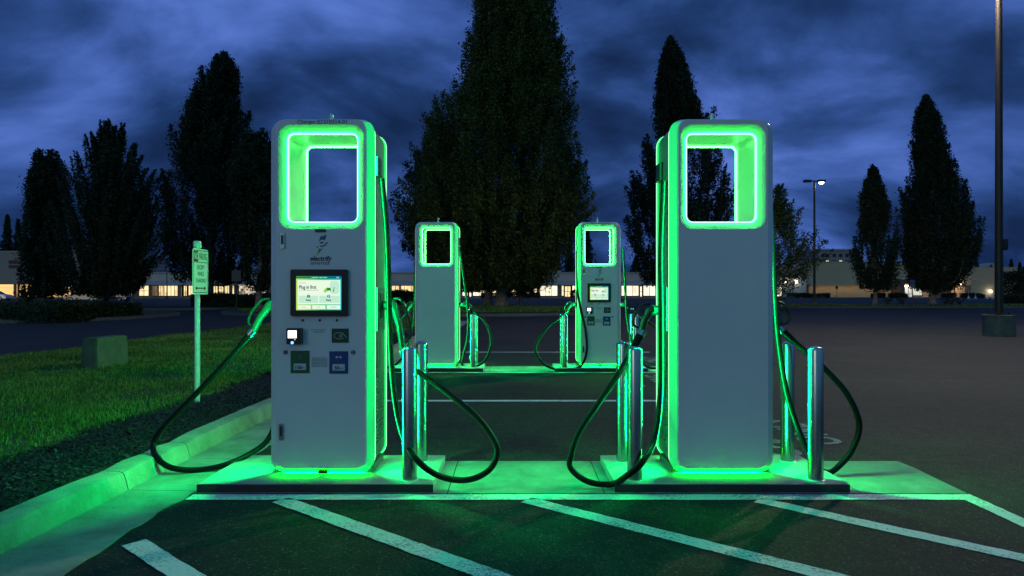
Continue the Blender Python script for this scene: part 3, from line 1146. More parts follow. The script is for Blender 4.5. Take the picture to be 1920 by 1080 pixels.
    for q in range(3):
        arc = [Vector((U(633 + q * 2.4) + 0.012 * math.cos(a), -0.0055, Zp(630) + (0.008 + 0.003 * q) * math.sin(a))) for a in [R(-55 + 11 * k) for k in range(11)]]
        tube(bm, arc, 0.0014, 6)
    tube(bm, [Vector((U(641), -0.0055, Zp(624))), Vector((U(647), -0.0055, Zp(630))), Vector((U(649), -0.0055, Zp(634)))], 0.0016, 6)
    finish(bm, 'contactless_symbol', M['plate_white'], cp)
    # outlet plates
    for (a, b, c, d, m, num, big) in ((544.5, 579.5, 658, 700, M['plate_green'], 1, '150'), (617, 652, 659, 701, M['plate_blue'], 2, '50')):
        p = plate('outlet_plate', m, a, b, c, d, -0.004, 0.001, root, 0.002)
        plate('rating_label', M['plate_white'], (a + b) / 2 - 11.5, (a + b) / 2 + 11.5, d - 18, d - 6, -0.0055, -0.0038, p, 0.001)
        letters('rating_lettering', M['ink'], [(big, 0.030, (a + b) / 2 - 3, d - 10.5, dict(bold=.0008)), ('kW', 0.017, (a + b) / 2 + 5.5, d - 10, {})], p, -0.0068)
        bm = bmesh.new()
        cx, cz = U((a + b) / 2), Zp(c + 11)
        if num == 1:
            poly_prism(bm, [(cx + 0.013 * math.cos(2 * PI * k / 16), cz + 0.004 + 0.013 * math.sin(2 * PI * k / 16)) for k in range(16)], -0.0052, -0.003)
            poly_prism(bm, [(cx + 0.011 * math.cos(R(180 + 180 * k / 8)), cz - 0.012 + 0.010 * math.sin(R(180 + 180 * k / 8))) for k in range(9)], -0.0052, -0.003)
        else:
            for q in (-0.011, 0.011):
                poly_prism(bm, [(cx + q + 0.008 * math.cos(2 * PI * k / 14), cz + 0.007 * math.sin(2 * PI * k / 14)) for k in range(14)], -0.0052, -0.003)
        finish(bm, 'outlet_symbol', M['ink2'] if num == 1 else M['plate_white'], p, 0)
        rules('rating_lettering', M['ink2'], [((a + b) / 2 - 8, (a + b) / 2 + 8, c + 20, 0.9)], p, -0.0045)
        n_ = disc('outlet_number', M['ink'], 535 if num == 1 else 661.5, 661, 0.0135, -0.003, 0.001, root)
        letters('number_lettering', M['plate_white'], [(str(num), 0.022, 535 if num == 1 else 661.5, 661, dict(bold=.0004))], n_, -0.0042)
    rules('instruction_print', M['ink2'], [(584, 613, 671.5 + 2.6 * k, 1.0) for k in range(7)], root)
    return root


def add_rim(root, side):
    """glow of the panel edges, painted as emission along one flank only"""
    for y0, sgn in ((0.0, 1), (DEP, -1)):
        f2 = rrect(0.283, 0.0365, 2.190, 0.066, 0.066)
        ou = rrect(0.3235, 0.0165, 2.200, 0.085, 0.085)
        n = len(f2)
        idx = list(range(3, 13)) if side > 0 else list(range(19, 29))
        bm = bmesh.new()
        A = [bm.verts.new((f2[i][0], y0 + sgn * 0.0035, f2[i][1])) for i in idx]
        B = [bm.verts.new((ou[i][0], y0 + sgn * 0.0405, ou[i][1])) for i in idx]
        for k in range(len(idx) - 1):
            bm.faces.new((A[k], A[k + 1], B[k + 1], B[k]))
        finish(bm, 'lit_rim', M['rim'], root, 40)  # glow set on the flank the camera looks into, the other left plain
        idx = [28, 29, 30, 31, 0, 1, 2, 3]
        bm = bmesh.new()
        A = [bm.verts.new((f2[i][0], y0 + sgn * 0.0035, f2[i][1])) for i in idx]
        B = [bm.verts.new((ou[i][0], y0 + sgn * 0.0405, ou[i][1])) for i in idx]
        for k in range(len(idx) - 1):
            bm.faces.new((A[k], A[k + 1], B[k + 1], B[k]))
        finish(bm, 'lit_foot_rim', M['foot_rim'], root, 40)


PADZ = 0.056
YF = 3.995
st = build_charger('white charging station with lit touch screen beside the curb, front pair')
st.location = (-1.198, YF, PADZ)
A1 = st
A2 = dup(st, (1.276 + 0.0, YF + DEP, PADZ), PI, 'blank-backed white charging station standing nearest the tall brown light pole')
A3 = dup(st, (-1.205, YF + ROW + DEP, PADZ), PI, 'smaller distant blank-backed charging station in front of the big tree trunk')
A4 = dup(st, (1.268, YF + ROW, PADZ), 0.0, 'smaller distant charging station with lit screen, behind the front pair')
for r_ in (A2, A3):
    for c in kids(r_):
        if c.type == 'LIGHT':
            c.location.y = DEP - c.location.y
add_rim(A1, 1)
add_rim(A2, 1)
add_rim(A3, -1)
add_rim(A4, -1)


def local(root, p):
    m = Matrix.Translation(root.location) @ Matrix.Rotation(root.rotation_euler.z, 4, 'Z')
    return m.inverted() @ Vector(p)


def cable(root, side, collar, path, r=0.0188, plug_z=1.08, Yp=None):
    """charging lead: plug in the holster, handle, collar, then the hose looping back up to the gland"""
    Yp = Yp or root_y[root.name]
    wall = root.location.x + side * 0.326
    C = at(*collar)
    A = Vector((wall - side * 0.01, Yp, plug_z))
    B = Vector((wall + side * 0.075, Yp, plug_z - 0.005))
    pts = [C] + [at(*p) for p in path]
    d = (pts[1] - C).normalized()
    bm = bmesh.new()
    cur = catmull(pts, 8)
    tube(bm, [local(root, p) for p in cur], r, 12)
    cb = finish(bm, 'charging_cable', M['rubber'], root)
    # plug body
    bm = bmesh.new()
    mid = B.lerp(C, 0.45) + Vector((side * 0.012, 0, 0.0))
    body = catmull([A, A.lerp(B, 0.6), B, B.lerp(mid, .6), mid, C - d * 0.0], 5)
    n = len(body)
    rad = []
    for i in range(n):
        t = i / (n - 1)
        rad.append(0.024 + 0.010 * math.sin(min(1, t / 0.55) * PI) if t < 0.55 else 0.024 - 0.002 * (t - 0.55) / 0.45)
    tube(bm, [local(root, p) for p in body], rad, 14)
    finish(bm, 'plug', M['grey_plastic'], cb)
    bm = bmesh.new()
    up = Vector((0, 0, 1))
    out = Vector((side, 0, 0))
    loop = catmull([B + up * 0.045, B + up * 0.035 + out * 0.055, B.lerp(C, .3) + out * 0.085 + up * 0.01, B.lerp(C, .62) + out * 0.07, B.lerp(C, .78) + out * 0.02], 6)
    tube(bm, [local(root, p) for p in loop], 0.0085, 8)
    finish(bm, 'plug_guard', M['black'], cb)
    bm = bmesh.new()
    tube(bm, [local(root, C - d * 0.02), local(root, C + d * 0.02)], [0.030, 0.029], 14)
    finish(bm, 'collar', M['steel'], cb)
    bm = bmesh.new()
    tube(bm, [local(root, C + d * 0.02), local(root, C + d * 0.11)], [0.028, 0.023], 12)
    finish(bm, 'strain_relief', M['rubber'], cb)


root_y = {A1.name: YF + DEP / 2, A2.name: YF + DEP / 2, A3.name: YF + ROW + DEP / 2, A4.name: YF + ROW + DEP / 2}
Y1 = YF + DEP / 2
# front station by the curb
cable(A1, -1, (473, 624, Y1), [(430, 672, 4.22), (365, 741, 4.24), (310, 797, 4.27), (288, 832, 4.28), (294, 858, 4.20), (322, 877, 4.18), (370, 881, 4.24), (420, 872, 4.3), (470, 850, 4.4), (505, 820, 4.45),
                                (522, 760, 4.42), (530, 640, 4.30), (537, 440, 4.20), (537, 335, 4.14)], plug_z=1.10)
cable(A1, 1, (757, 664, 4.20), [(772, 688, 4.16), (800, 708, 4.12), (845, 741, 4.06), (895, 783, 4.0), (925, 822, 3.96), (932, 853, 3.93), (915, 883, 3.91), (875, 900, 3.88), (825, 893, 3.80), (785, 866, 3.80), (761, 829, 3.92),
                                (745, 775, 4.04), (735, 700, 4.10), (730, 600, 4.12), (726, 450, 4.12), (716, 335, 4.12)], plug_z=1.10)
# front station by the light pole
cable(A2, -1, (1202, 625, Y1), [(1175, 675, 4.16), (1156, 707, 4.12), (1122, 757, 4.06), (1087, 808, 4.0), (1071, 852, 3.96), (1071, 879, 3.94), (1103, 903, 3.90), (1147, 908, 3.86), (1175, 892, 3.80), (1204, 867, 3.82), (1228, 820, 3.98),
                                (1239, 726, 4.08), (1240, 600, 4.10), (1239, 470, 4.11), (1245, 340, 4.12)], plug_z=1.07)
cable(A2, 1, (1462, 617, Y1), [(1500, 650, 4.22), (1545, 690, 4.20), (1589, 740, 4.18), (1611, 795, 4.18), (1598, 843, 4.17), (1575, 872, 4.16), (1553, 886, 4.14), (1530, 872, 4.12), (1506, 828, 4.10), (1477, 745, 4.10),
                               (1460, 650, 4.12), (1452, 560, 4.12), (1447, 440, 4.12), (1440, 340, 4.13)], plug_z=1.08)
Y2 = YF + ROW + DEP / 2
cable(A3, 1, (880, 579, Y2), [(895, 590, 10.0), (908, 602, 9.98), (918, 622, 9.95), (920, 650, 9.92), (908, 677, 9.92), (886, 689, 9.93), (868, 686, 9.96), (868, 670, 9.98),
                              (877, 630, 10.0), (877, 580, 10.0), (869, 520, 10.0), (861, 462, 10.0)], plug_z=1.0)
cable(A3, -1, (763, 584, Y2), [(742, 606, 10.05), (718, 636, 10.05), (703, 666, 10.05), (712, 685, 10.05), (735, 688, 10.05), (757, 667, 10.05), (768, 640, 10.05), (775, 590, 10.05), (779, 500, 10.02), (781, 462, 10.0)], plug_z=1.0)
cable(A4, -1, (1063, 585, Y2), [(1047, 598, 9.95), (1029, 611, 9.9), (1009, 638, 9.85), (1004, 658, 9.82), (1019, 682, 9.8), (1045, 693, 9.78), (1073, 694, 9.74), (1092, 683, 9.74), (1100, 658, 9.76), (1098, 622, 9.8),
                                (1089, 580, 9.85), (1083, 540, 9.9), (1082, 470, 9.97)], plug_z=1.0)
cable(A4, 1, (1184, 580, Y2), [(1206, 597, 10.02), (1232, 618, 10.0), (1250, 648, 10.0), (1254, 673, 9.98), (1240, 689, 9.95), (1214, 688, 9.95), (1196, 668, 9.98), (1184, 640, 10.0), (1176, 600, 10.0), (1172, 540, 10.0), (1168, 465, 10.0)], plug_z=1.0)

# pads
for r, (nm, labs) in enumerate((('equipment_pad', ('concrete pad under the front station beside the curb', 'concrete pad under the front blank-backed station')),
                                ('equipment_pad', ('concrete pad under the distant blank-backed station', 'concrete pad under the distant station with a screen')))):
    for (x0, x1), lab in zip(((-1.872, -0.488), (0.585, 1.962)), labs):
        bm = bmesh.new()
        box(bm, x0, x1, 3.825 + r * ROW, 4.50 + r * ROW, -0.02, PADZ, 0.006)
        pd = finish(bm, nm, M['pad'])
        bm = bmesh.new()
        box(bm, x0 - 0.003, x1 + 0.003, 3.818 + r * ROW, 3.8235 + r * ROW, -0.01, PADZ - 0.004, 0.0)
        finish(bm, 'edge_shade', M['pad_edge_shade'], pd)  # dark strip painted in for the shade on the pad's front face
        tag(pd, lab, 'concrete pad', group='concrete pads under the chargers')

# bollards
bo = None
BL = [(-0.638, 3.91, 'front steel bollard beside the curbside station with the big screen'), (-0.632, 4.34, 'rear steel bollard beside the curbside station with the big screen'),
      (0.716, 3.91, 'front steel bollard between the two front stations, by the blank one'), (0.716, 4.34, 'rear steel bollard between the two front stations, by the blank one'),
      (1.805, 3.91, 'steel bollard nearest the camera on the open lot side of the blank station'), (1.815, 4.34, 'steel bollard behind the one on the open lot side of the blank station'),
      (-0.638, 3.91 + ROW, 'distant front bollard beside the blank-backed rear station'), (-0.632, 4.34 + ROW, 'distant back bollard beside the blank-backed rear station'),
      (0.735, 3.91 + ROW, 'distant front bollard inside the cable loop of the rear screen station'), (0.730, 4.34 + ROW, 'distant back bollard inside the cable loop of the rear screen station'),
      (1.805, 3.91 + ROW, 'distant front bollard on the lot side of the rear screen station'), (1.815, 4.34 + ROW, 'distant back bollard on the lot side of the rear screen station')]
for i, (x, y, lab) in enumerate(BL):
    if bo is None:
        bo = thing('bollard', lab, 'bollard', (x, y, PADZ), group='stainless steel bollards around the chargers')
        bm = bmesh.new()
        pr = [(0.0445, 0.0), (0.0445, 0.78)] + [(0.0445 * math.cos(a), 0.78 + 0.022 * math.sin(a)) for a in [R(12 * k) for k in range(1, 8)]] + [(0.002, 0.8025)]
        lathe(bm, pr, seg=28)
        finish(bm, 'post', M['steel'], bo, 50)
        bm = bmesh.new()
        lathe(bm, [(0.0445, 0.0), (0.056, 0.0), (0.056, 0.003), (0.0455, 0.006)], seg=28)
        finish(bm, 'foot_ring', M['galv'], bo)
    else:
        dup(bo, (x, y, PADZ), 0.3 * i, lab)

# no parking sign, turned to face the bays
sx, sy = -2.985, 6.09
sg = thing('parking_sign', 'green-lit NO PARKING EXCEPT WHILE CHARGING sign on a steel post in the mulch', 'sign', (sx, sy, 0.12))
bm = bmesh.new()
lathe(bm, [(0.024, 0.0), (0.024, 1.50), (0.022, 1.503)], seg=16)
finish(bm, 'post', M['galv'], sg)
bm = bmesh.new()
lathe(bm, [(0.033, 1.478), (0.036, 1.49), (0.036, 1.535), (0.030, 1.545)], seg=16)
finish(bm, 'post_cap', M['galv'], sg)
z0, z1 = wz(552, sy) - 0.12, wz(467, sy) - 0.12
zm = (z0 + z1) / 2
hh = (z1 - z0) / 2


def sign_xf(v):           # drawn in x,z facing -Y, turned to face +X
    return Vector((0.028 - v.y, v.x, v.z))


bm = bmesh.new()
poly_prism(bm, rrect(0.15, z0, z1, 0.025, 0.025, 5), -0.003, 0.0)
for v in bm.verts:
    v.co = sign_xf(v.co)
pn = finish(bm, 'sign_panel', M['sign_white'], sg, 30)
bm = bmesh.new()
a = rrect(0.137, z0 + 0.013, z1 - 0.013, 0.016, 0.016, 5)
b = rrect(0.131, z0 + 0.019, z1 - 0.019, 0.012, 0.012, 5)
loft(bm, [(a, -0.0042), (b, -0.0042)])
for (xa, xb, za, zb) in ((-0.134, 0.134, z1 - 0.128, z1 - 0.123),):
    v = [bm.verts.new((x, -0.0042, z)) for x, z in ((xa, za), (xb, za), (xb, zb), (xa, zb))]
    bm.faces.new(v)
add_text(bm, 'PARKING', 0.088, 0.044, z1 - 0.072, y=-0.0042, bold=0.0012, width=0.155)
add_text(bm, 'EXCEPT', 0.052, 0.0, z1 - 0.173, y=-0.0042, bold=0.0008, width=0.145)
add_text(bm, 'WHILE', 0.052, 0.0, z1 - 0.235, y=-0.0042, bold=0.0008, width=0.12)
add_text(bm, 'CHARGING', 0.052, 0.0, z1 - 0.297, y=-0.0042, bold=0.0008, width=0.19)
for v in bm.verts:
    v.co = sign_xf(v.co)
finish(bm, 'sign_lettering', M['sign_ink'], pn, 0)
bm = bmesh.new()
zt, zb = z1 - 0.022, z1 - 0.121
v = [bm.verts.new((x, -0.0042, z)) for x, z in ((-0.130, zb), (-0.048, zb), (-0.048, zt), (-0.130, zt))]
bm.faces.new(v)
za = z0 + 0.058
ar = [(-0.105, za), (-0.070, za + 0.022), (-0.070, za + 0.006), (0.070, za + 0.006), (0.070, za + 0.022), (0.105, za), (0.070, za - 0.022), (0.070, za - 0.006), (-0.070, za - 0.006), (-0.070, za - 0.022)]
bm.faces.new([bm.verts.new((x, -0.0042, z)) for x, z in ar])
for v in bm.verts:
    v.co = sign_xf(v.co)
finish(bm, 'sign_arrow', M['sign_red'], pn, 0)
bm = bmesh.new()
add_text(bm, 'NO', 0.088, -0.089, z1 - 0.0715, y=-0.0055, bold=0.0015, width=0.072)
for v in bm.verts:
    v.co = sign_xf(v.co)
finish(bm, 'sign_lettering', M['sign_white'], pn, 0)
bm = bmesh.new()
for zz_ in (z1 - 0.03, z0 + 0.025):
    tube(bm, [sign_xf(Vector((0, -0.001, zz_))), sign_xf(Vector((0, -0.008, zz_)))], 0.007, 8)
finish(bm, 'bolt', M['galv'], pn)

# concrete pedestal on the lawn
pb = thing('utility_box', 'low tapered concrete utility box on the lawn near the road', 'utility box', (-5.66, 8.96, 0.12))
bm = bmesh.new()
vs = box(bm, -0.115, 0.115, -0.36, 0.36, -0.03, 0.44, 0)
for v in vs:
    if v.co.z > 0.2:
        v.co.x *= 0.86
        v.co.y *= 0.95
        v.co.z += 0.012 * (v.co.y > 0)
bmesh.ops.bevel(bm, geom=list(bm.edges), offset=0.012, segments=2, affect='EDGES')
finish(bm, 'body', M['old_concrete'], pb)
bm = bmesh.new()
box(bm, -0.085, 0.085, -0.30, 0.30, 0.436, 0.458, 0.006)
finish(bm, 'lid', M['old_concrete'], pb)


# ------------------------------------------------------------------ trees
def leaf_quads(P, size, flat=0.0):
    n = len(P)
    d = rng.normal(size=(n, 3))
    d /= np.linalg.norm(d, axis=1)[:, None]
    e = rng.normal(size=(n, 3))
    e -= (e * d).sum(1)[:, None] * d
    e /= np.linalg.norm(e, axis=1)[:, None]
    s = size * rng.uniform(0.55, 1.35, n)
    a = d * s[:, None] * 0.5
    b = e * s[:, None] * 0.30
    V = np.stack([P - a, P + b, P + a, P - b], 1).reshape(-1, 3)
    return V, np.arange(4 * n).reshape(-1, 4)


def tree(label, Y, tpx, base_py, prof, shoots, per, leaf, L=2.4, spread=0.4, inner=0.5, matk='leaf', fan=0.0, trunk_r=0.3, name='tree', cat='tree', group=None, dz=0.8, bough=11, clump=1.35, loosef=0.42):
    """prof: rows (py, left px, right px) of the crown's outline, top first"""
    bx, bz = wx(tpx, Y), max(0.0, wz(base_py, Y)) if base_py else 0.0
    bz = 0.1
    t = thing(name, label, cat, (bx, Y, 0), group=group)
    zs = np.array([wz(p[0], Y) for p in prof])[::-1]
    xl = np.array([wx(p[1], Y) for p in prof])[::-1] - bx
    xr = np.array([wx(p[2], Y) for p in prof])[::-1] - bx
    ztop, zbot = zs[-1], zs[0]
    # pick tips by silhouette area
    zz = np.linspace(zbot, ztop, 400)
    wdt = np.interp(zz, zs, xr) - np.interp(zz, zs, xl)
    wt = np.maximum(wdt, 0.05) ** 1.35
    cdf = np.cumsum(wt) / wt.sum()
    zt = np.interp(rng.uniform(0, 1, shoots), cdf, zz)
    nf = max(6, shoots // 14)
    zt[:nf] = ztop - (ztop - zbot) * 0.30 * rng.uniform(0, 1, nf) ** 1.6
    c = (np.interp(zt, zs, xr) + np.interp(zt, zs, xl)) / 2
    h = (np.interp(zt, zs, xr) - np.interp(zt, zs, xl)) / 2
    ph = rng.uniform(0, 2 * PI, shoots)
    rho = inner + (1 - inner) * rng.uniform(0, 1, shoots) ** 0.55
    rho[: shoots // 4] *= rng.uniform(0.2, 1.0, shoots // 4)
    rho *= rng.uniform(0.90, 1.04, shoots)
    tip = np.stack([c + rho * h * np.cos(ph), rho * h * np.sin(ph) * 0.95, zt], -1)
    Ls = L * rng.uniform(0.6, 1.35, shoots)
    # gather most shoots round the ends of a few rising boughs, so that the crown breaks into plumes
    nb = max(5, shoots // bough)
    own = rng.integers(0, nb, shoots)
    own[:nb] = np.arange(nb)
    off = rng.normal(size=(shoots, 3)) * np.array([1, 1, 2.4]) * spread * clump
    off[:, 2] = -np.abs(off[:, 2])
    g = tip[own] + off
    loose = (rng.uniform(0, 1, shoots) < loosef) | (np.arange(shoots) < nb)
    tip = np.where(loose[:, None], tip, g)
    # pull back what strays outside the outline
    cz = np.interp(tip[:, 2], zs, (xr + xl) / 2)
    hz = np.interp(tip[:, 2], zs, (xr - xl) / 2) * 1.02 + 0.05
    q_ = np.sqrt(((tip[:, 0] - cz) / hz) ** 2 + (tip[:, 1] / hz) ** 2)
    k_ = np.where(q_ > 1, 1 / q_, 1.0)
    tip[:, 0] = cz + (tip[:, 0] - cz) * k_
    tip[:, 1] *= k_
    c = cz
    st_ = tip.copy()
    st_[:, 2] -= Ls
    kx = (1 - fan) * 0.80
    cs = np.interp(st_[:, 2], zs, (xr + xl) / 2)
    st_[:, 0] = cs + (tip[:, 0] - c) * kx
    st_[:, 1] = tip[:, 1] * kx
    st_[:, 2] = np.maximum(st_[:, 2], zbot - 0.3)
    # leaves along each shoot
    per = int(per * 3.3)
    leaf = leaf * 0.90
    m = shoots * per
    idx = np.repeat(np.arange(shoots), per)
    tt = rng.uniform(0, 1, m) ** 0.85
    sp = 0.62 * spread * (0.18 + 1.0 * np.sin(np.clip(tt, 0, 1) * PI * 0.94 + 0.12)) * (0.7 + 0.6 * rng.uniform(0, 1, shoots))[idx]
    P = st_[idx] + (tip[idx] - st_[idx]) * tt[:, None]
    P += rng.normal(size=(m, 3)) * sp[:, None] * np.array([0.62, 0.62, dz])
    P = P[P[:, 2] > zbot - 0.8]
    V, Fc = leaf_quads(P, leaf)
    np_mesh('crown', V, Fc, M[matk], t)
    # trunk and limbs
    bm = bmesh.new()
    zmid = zbot + (ztop - zbot) * 0.72
    cxm = float((np.interp(zmid, zs, xr) + np.interp(zmid, zs, xl)) / 2)
    pts = [Vector((0, 0, -0.1)), Vector((0.0, 0, 0.35)), Vector((0.05 * trunk_r, 0, zbot * 0.6)), Vector((0.1, 0.05, zbot + 1)), Vector((cxm * .5, 0, (zbot + zmid) / 2)), Vector((cxm, 0, zmid))]
    cu = catmull(pts, 5)
    rad = []
    for p in cu:
        f = max(0.0, p.z) / zmid
        rad.append(trunk_r * (1.0 - 0.82 * f) * (1 + 0.55 * max(0, 1 - max(0, p.z) / 0.7)))
    tube(bm, cu, rad, 12)
    for k in range(0, shoots, max(1, shoots // 26)):
        s = Vector(st_[k])
        z_ = max(zbot * 0.75, s.z - Ls[k] * 0.9)
        f = min(1, z_ / zmid)
        q = Vector((cxm * f * f, 0, z_))
        tube(bm, catmull([q, q.lerp(s, .5) + Vector((0, 0, -0.15)), s, s.lerp(Vector(tip[k]), .6)], 3), [trunk_r * 0.30 * (1 - j / 10) for j in range(10)], 5)
    finish(bm, 'trunk', M['bark'], t, 60)
    return t


# great columnar tree behind the rear chargers
tree('huge dark leafy tree filling the sky between the chargers', 47.0, 940, 580,
     [(-75, 955, 975), (-30, 905, 1010), (20, 880, 1045), (85, 862, 1066), (150, 842, 1080), (210, 800, 1088), (270, 768, 1105), (330, 745, 1126), (390, 748, 1120), (440, 758, 1098), (485, 792, 1045), (512, 850, 1005), (528, 885, 985)],
     1700, 95, 0.19, L=2.6, spread=0.62, inner=0.55, matk='leaf', trunk_r=0.42, bough=16, clump=1.15, loosef=0.58)
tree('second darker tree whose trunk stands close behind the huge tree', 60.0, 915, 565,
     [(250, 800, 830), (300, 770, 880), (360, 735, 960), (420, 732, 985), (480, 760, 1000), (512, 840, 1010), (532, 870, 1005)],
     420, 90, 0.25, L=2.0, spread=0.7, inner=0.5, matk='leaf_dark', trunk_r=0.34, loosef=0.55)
tree('low wide dark tree hanging over the shop window beside the trunk', 64.0, 975, 560,
     [(470, 960, 1000), (500, 930, 1010), (520, 915, 1012), (538, 930, 1002)],
     90, 70, 0.25, L=1.0, spread=0.6, matk='leaf_dark', trunk_r=0.16)
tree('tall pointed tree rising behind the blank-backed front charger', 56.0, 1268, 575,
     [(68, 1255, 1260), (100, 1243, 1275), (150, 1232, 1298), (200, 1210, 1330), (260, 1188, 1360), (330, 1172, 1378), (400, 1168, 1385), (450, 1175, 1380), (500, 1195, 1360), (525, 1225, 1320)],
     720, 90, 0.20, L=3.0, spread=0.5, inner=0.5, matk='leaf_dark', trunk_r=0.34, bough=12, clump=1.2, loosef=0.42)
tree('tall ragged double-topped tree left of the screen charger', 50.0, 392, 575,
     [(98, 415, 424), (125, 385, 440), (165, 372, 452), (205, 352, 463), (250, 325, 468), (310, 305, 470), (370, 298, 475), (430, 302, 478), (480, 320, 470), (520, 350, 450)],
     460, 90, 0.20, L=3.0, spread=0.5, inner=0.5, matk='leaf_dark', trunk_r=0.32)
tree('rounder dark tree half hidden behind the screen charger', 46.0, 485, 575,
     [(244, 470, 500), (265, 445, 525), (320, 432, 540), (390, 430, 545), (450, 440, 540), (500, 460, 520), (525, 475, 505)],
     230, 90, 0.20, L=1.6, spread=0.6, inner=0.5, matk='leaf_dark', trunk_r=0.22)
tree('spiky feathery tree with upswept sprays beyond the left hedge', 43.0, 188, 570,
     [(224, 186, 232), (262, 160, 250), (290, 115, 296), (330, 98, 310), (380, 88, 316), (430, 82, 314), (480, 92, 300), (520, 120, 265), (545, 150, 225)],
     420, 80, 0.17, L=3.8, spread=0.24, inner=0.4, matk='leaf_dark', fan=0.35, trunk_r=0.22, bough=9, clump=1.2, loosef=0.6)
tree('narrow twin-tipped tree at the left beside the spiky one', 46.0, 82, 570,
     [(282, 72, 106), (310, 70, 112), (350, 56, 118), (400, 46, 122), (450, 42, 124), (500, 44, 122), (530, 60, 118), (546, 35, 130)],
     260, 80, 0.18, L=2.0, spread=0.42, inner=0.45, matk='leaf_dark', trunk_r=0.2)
tree('sparse loose-branched tree peeking out behind the blank front charger', 50.0, 1440, 575,
     [(345, 1445, 1470), (375, 1425, 1492), (410, 1405, 1512), (445, 1390, 1560), (475, 1385, 1578), (505, 1390, 1530), (530, 1400, 1520), (545, 1420, 1480)],
     130, 38, 0.19, L=1.8, spread=0.45, inner=0.3, matk='leaf', fan=0.55, trunk_r=0.16, loosef=0.7)
tree('slender two-spired tree right of the lamp with the lit head', 54.0, 1641, 576,
     [(308, 1634, 1640), (335, 1624, 1648), (380, 1610, 1668), (410, 1602, 1682), (450, 1596, 1686), (490, 1597, 1685), (515, 1608, 1670), (535, 1630, 1656)],
     240, 80, 0.17, L=2.4, spread=0.34, inner=0.45, matk='leaf_dark', trunk_r=0.17)
tree('broad pointed tree beside the brown pole in front of the store', 54.0, 1748, 576,
     [(178, 1730, 1742), (215, 1720, 1760), (265, 1712, 1772), (310, 1702, 1790), (350, 1692, 1812), (400, 1688, 1828), (440, 1690, 1832), (480, 1698, 1822), (515, 1715, 1795), (535, 1735, 1765)],
     520, 85, 0.18, L=2.6, spread=0.42, inner=0.5, matk='leaf_dark', trunk_r=0.27, loosef=0.62)
tree('small reddish-leaved tree in front of the left shops', 75.0, 248, 565,
     [(503, 240, 258), (512, 228, 270), (525, 222, 272), (535, 232, 262)], 60, 60, 0.2, L=1.0, spread=0.35, matk='leaf_red', trunk_r=0.09)


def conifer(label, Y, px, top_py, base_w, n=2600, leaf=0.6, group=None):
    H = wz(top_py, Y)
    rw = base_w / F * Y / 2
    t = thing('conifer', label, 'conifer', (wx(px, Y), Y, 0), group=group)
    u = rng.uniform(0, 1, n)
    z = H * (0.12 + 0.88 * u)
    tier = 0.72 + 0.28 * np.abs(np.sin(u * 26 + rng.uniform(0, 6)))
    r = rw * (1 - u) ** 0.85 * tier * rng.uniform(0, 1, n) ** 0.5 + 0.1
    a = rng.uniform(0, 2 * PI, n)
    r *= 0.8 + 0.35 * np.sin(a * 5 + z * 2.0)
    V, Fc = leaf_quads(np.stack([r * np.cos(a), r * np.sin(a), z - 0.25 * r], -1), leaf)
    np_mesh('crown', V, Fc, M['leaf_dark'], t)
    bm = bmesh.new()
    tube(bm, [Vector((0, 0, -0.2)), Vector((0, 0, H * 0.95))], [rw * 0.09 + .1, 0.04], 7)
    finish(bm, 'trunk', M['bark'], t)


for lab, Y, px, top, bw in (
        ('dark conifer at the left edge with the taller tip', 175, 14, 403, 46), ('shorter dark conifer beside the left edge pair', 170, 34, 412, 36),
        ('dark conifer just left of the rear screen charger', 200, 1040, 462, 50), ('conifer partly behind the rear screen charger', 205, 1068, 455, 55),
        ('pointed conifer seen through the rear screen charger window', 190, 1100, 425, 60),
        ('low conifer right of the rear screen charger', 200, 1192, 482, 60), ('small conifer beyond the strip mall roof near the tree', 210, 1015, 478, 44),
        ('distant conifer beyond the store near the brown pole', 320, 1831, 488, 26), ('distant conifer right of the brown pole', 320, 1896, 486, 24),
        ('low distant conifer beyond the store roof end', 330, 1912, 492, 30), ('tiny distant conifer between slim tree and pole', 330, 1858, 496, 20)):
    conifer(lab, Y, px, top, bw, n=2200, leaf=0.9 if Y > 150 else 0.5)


def hedge(name, label, cat, x0, x1, y0, y1, h, n, leaf, matk='hedge', z0=0.1, group=None):
    P = rng.uniform(0, 1, (n, 3))
    # push towards the faces
    face = rng.integers(0, 4, n)
    P[face == 0, 2] = 1 - 0.12 * rng.uniform(0, 1, (face == 0).sum())
    P[face == 1, 1] = 0.12 * rng.uniform(0, 1, (face == 1).sum())
    P[face == 2, 0] = np.round(P[face == 2, 0])
    top = 0.84 + 0.16 * np.sin(P[:, 0] * (x1 - x0) * 1.1) * np.sin(P[:, 1] * (y1 - y0) * 1.3 + 1)
    X_ = np.stack([x0 + P[:, 0] * (x1 - x0), y0 + P[:, 1] * (y1 - y0), z0 + P[:, 2] * h * top], -1)
    X_ += rng.normal(0, leaf * 0.4, X_.shape)
    cx, cy = (x0 + x1) / 2, (y0 + y1) / 2
    X_ -= np.array([cx, cy, 0])
    t = thing(name, label, cat, (cx, cy, 0), group=group)
    V, Fc = leaf_quads(X_, leaf)
    np_mesh('foliage', V, Fc, M[matk], t)
    bm = bmesh.new()
    k = max(2, int((x1 - x0) / 1.2))
    for i in range(k):
        x = x0 + (i + .5) * (x1 - x0) / k - cx
        tube(bm, [Vector((x, 0, -0.02)), Vector((x + 0.1, 0.1, h * 0.7))], [0.05, 0.02], 5)
    finish(bm, 'stems', M['bark'], t)


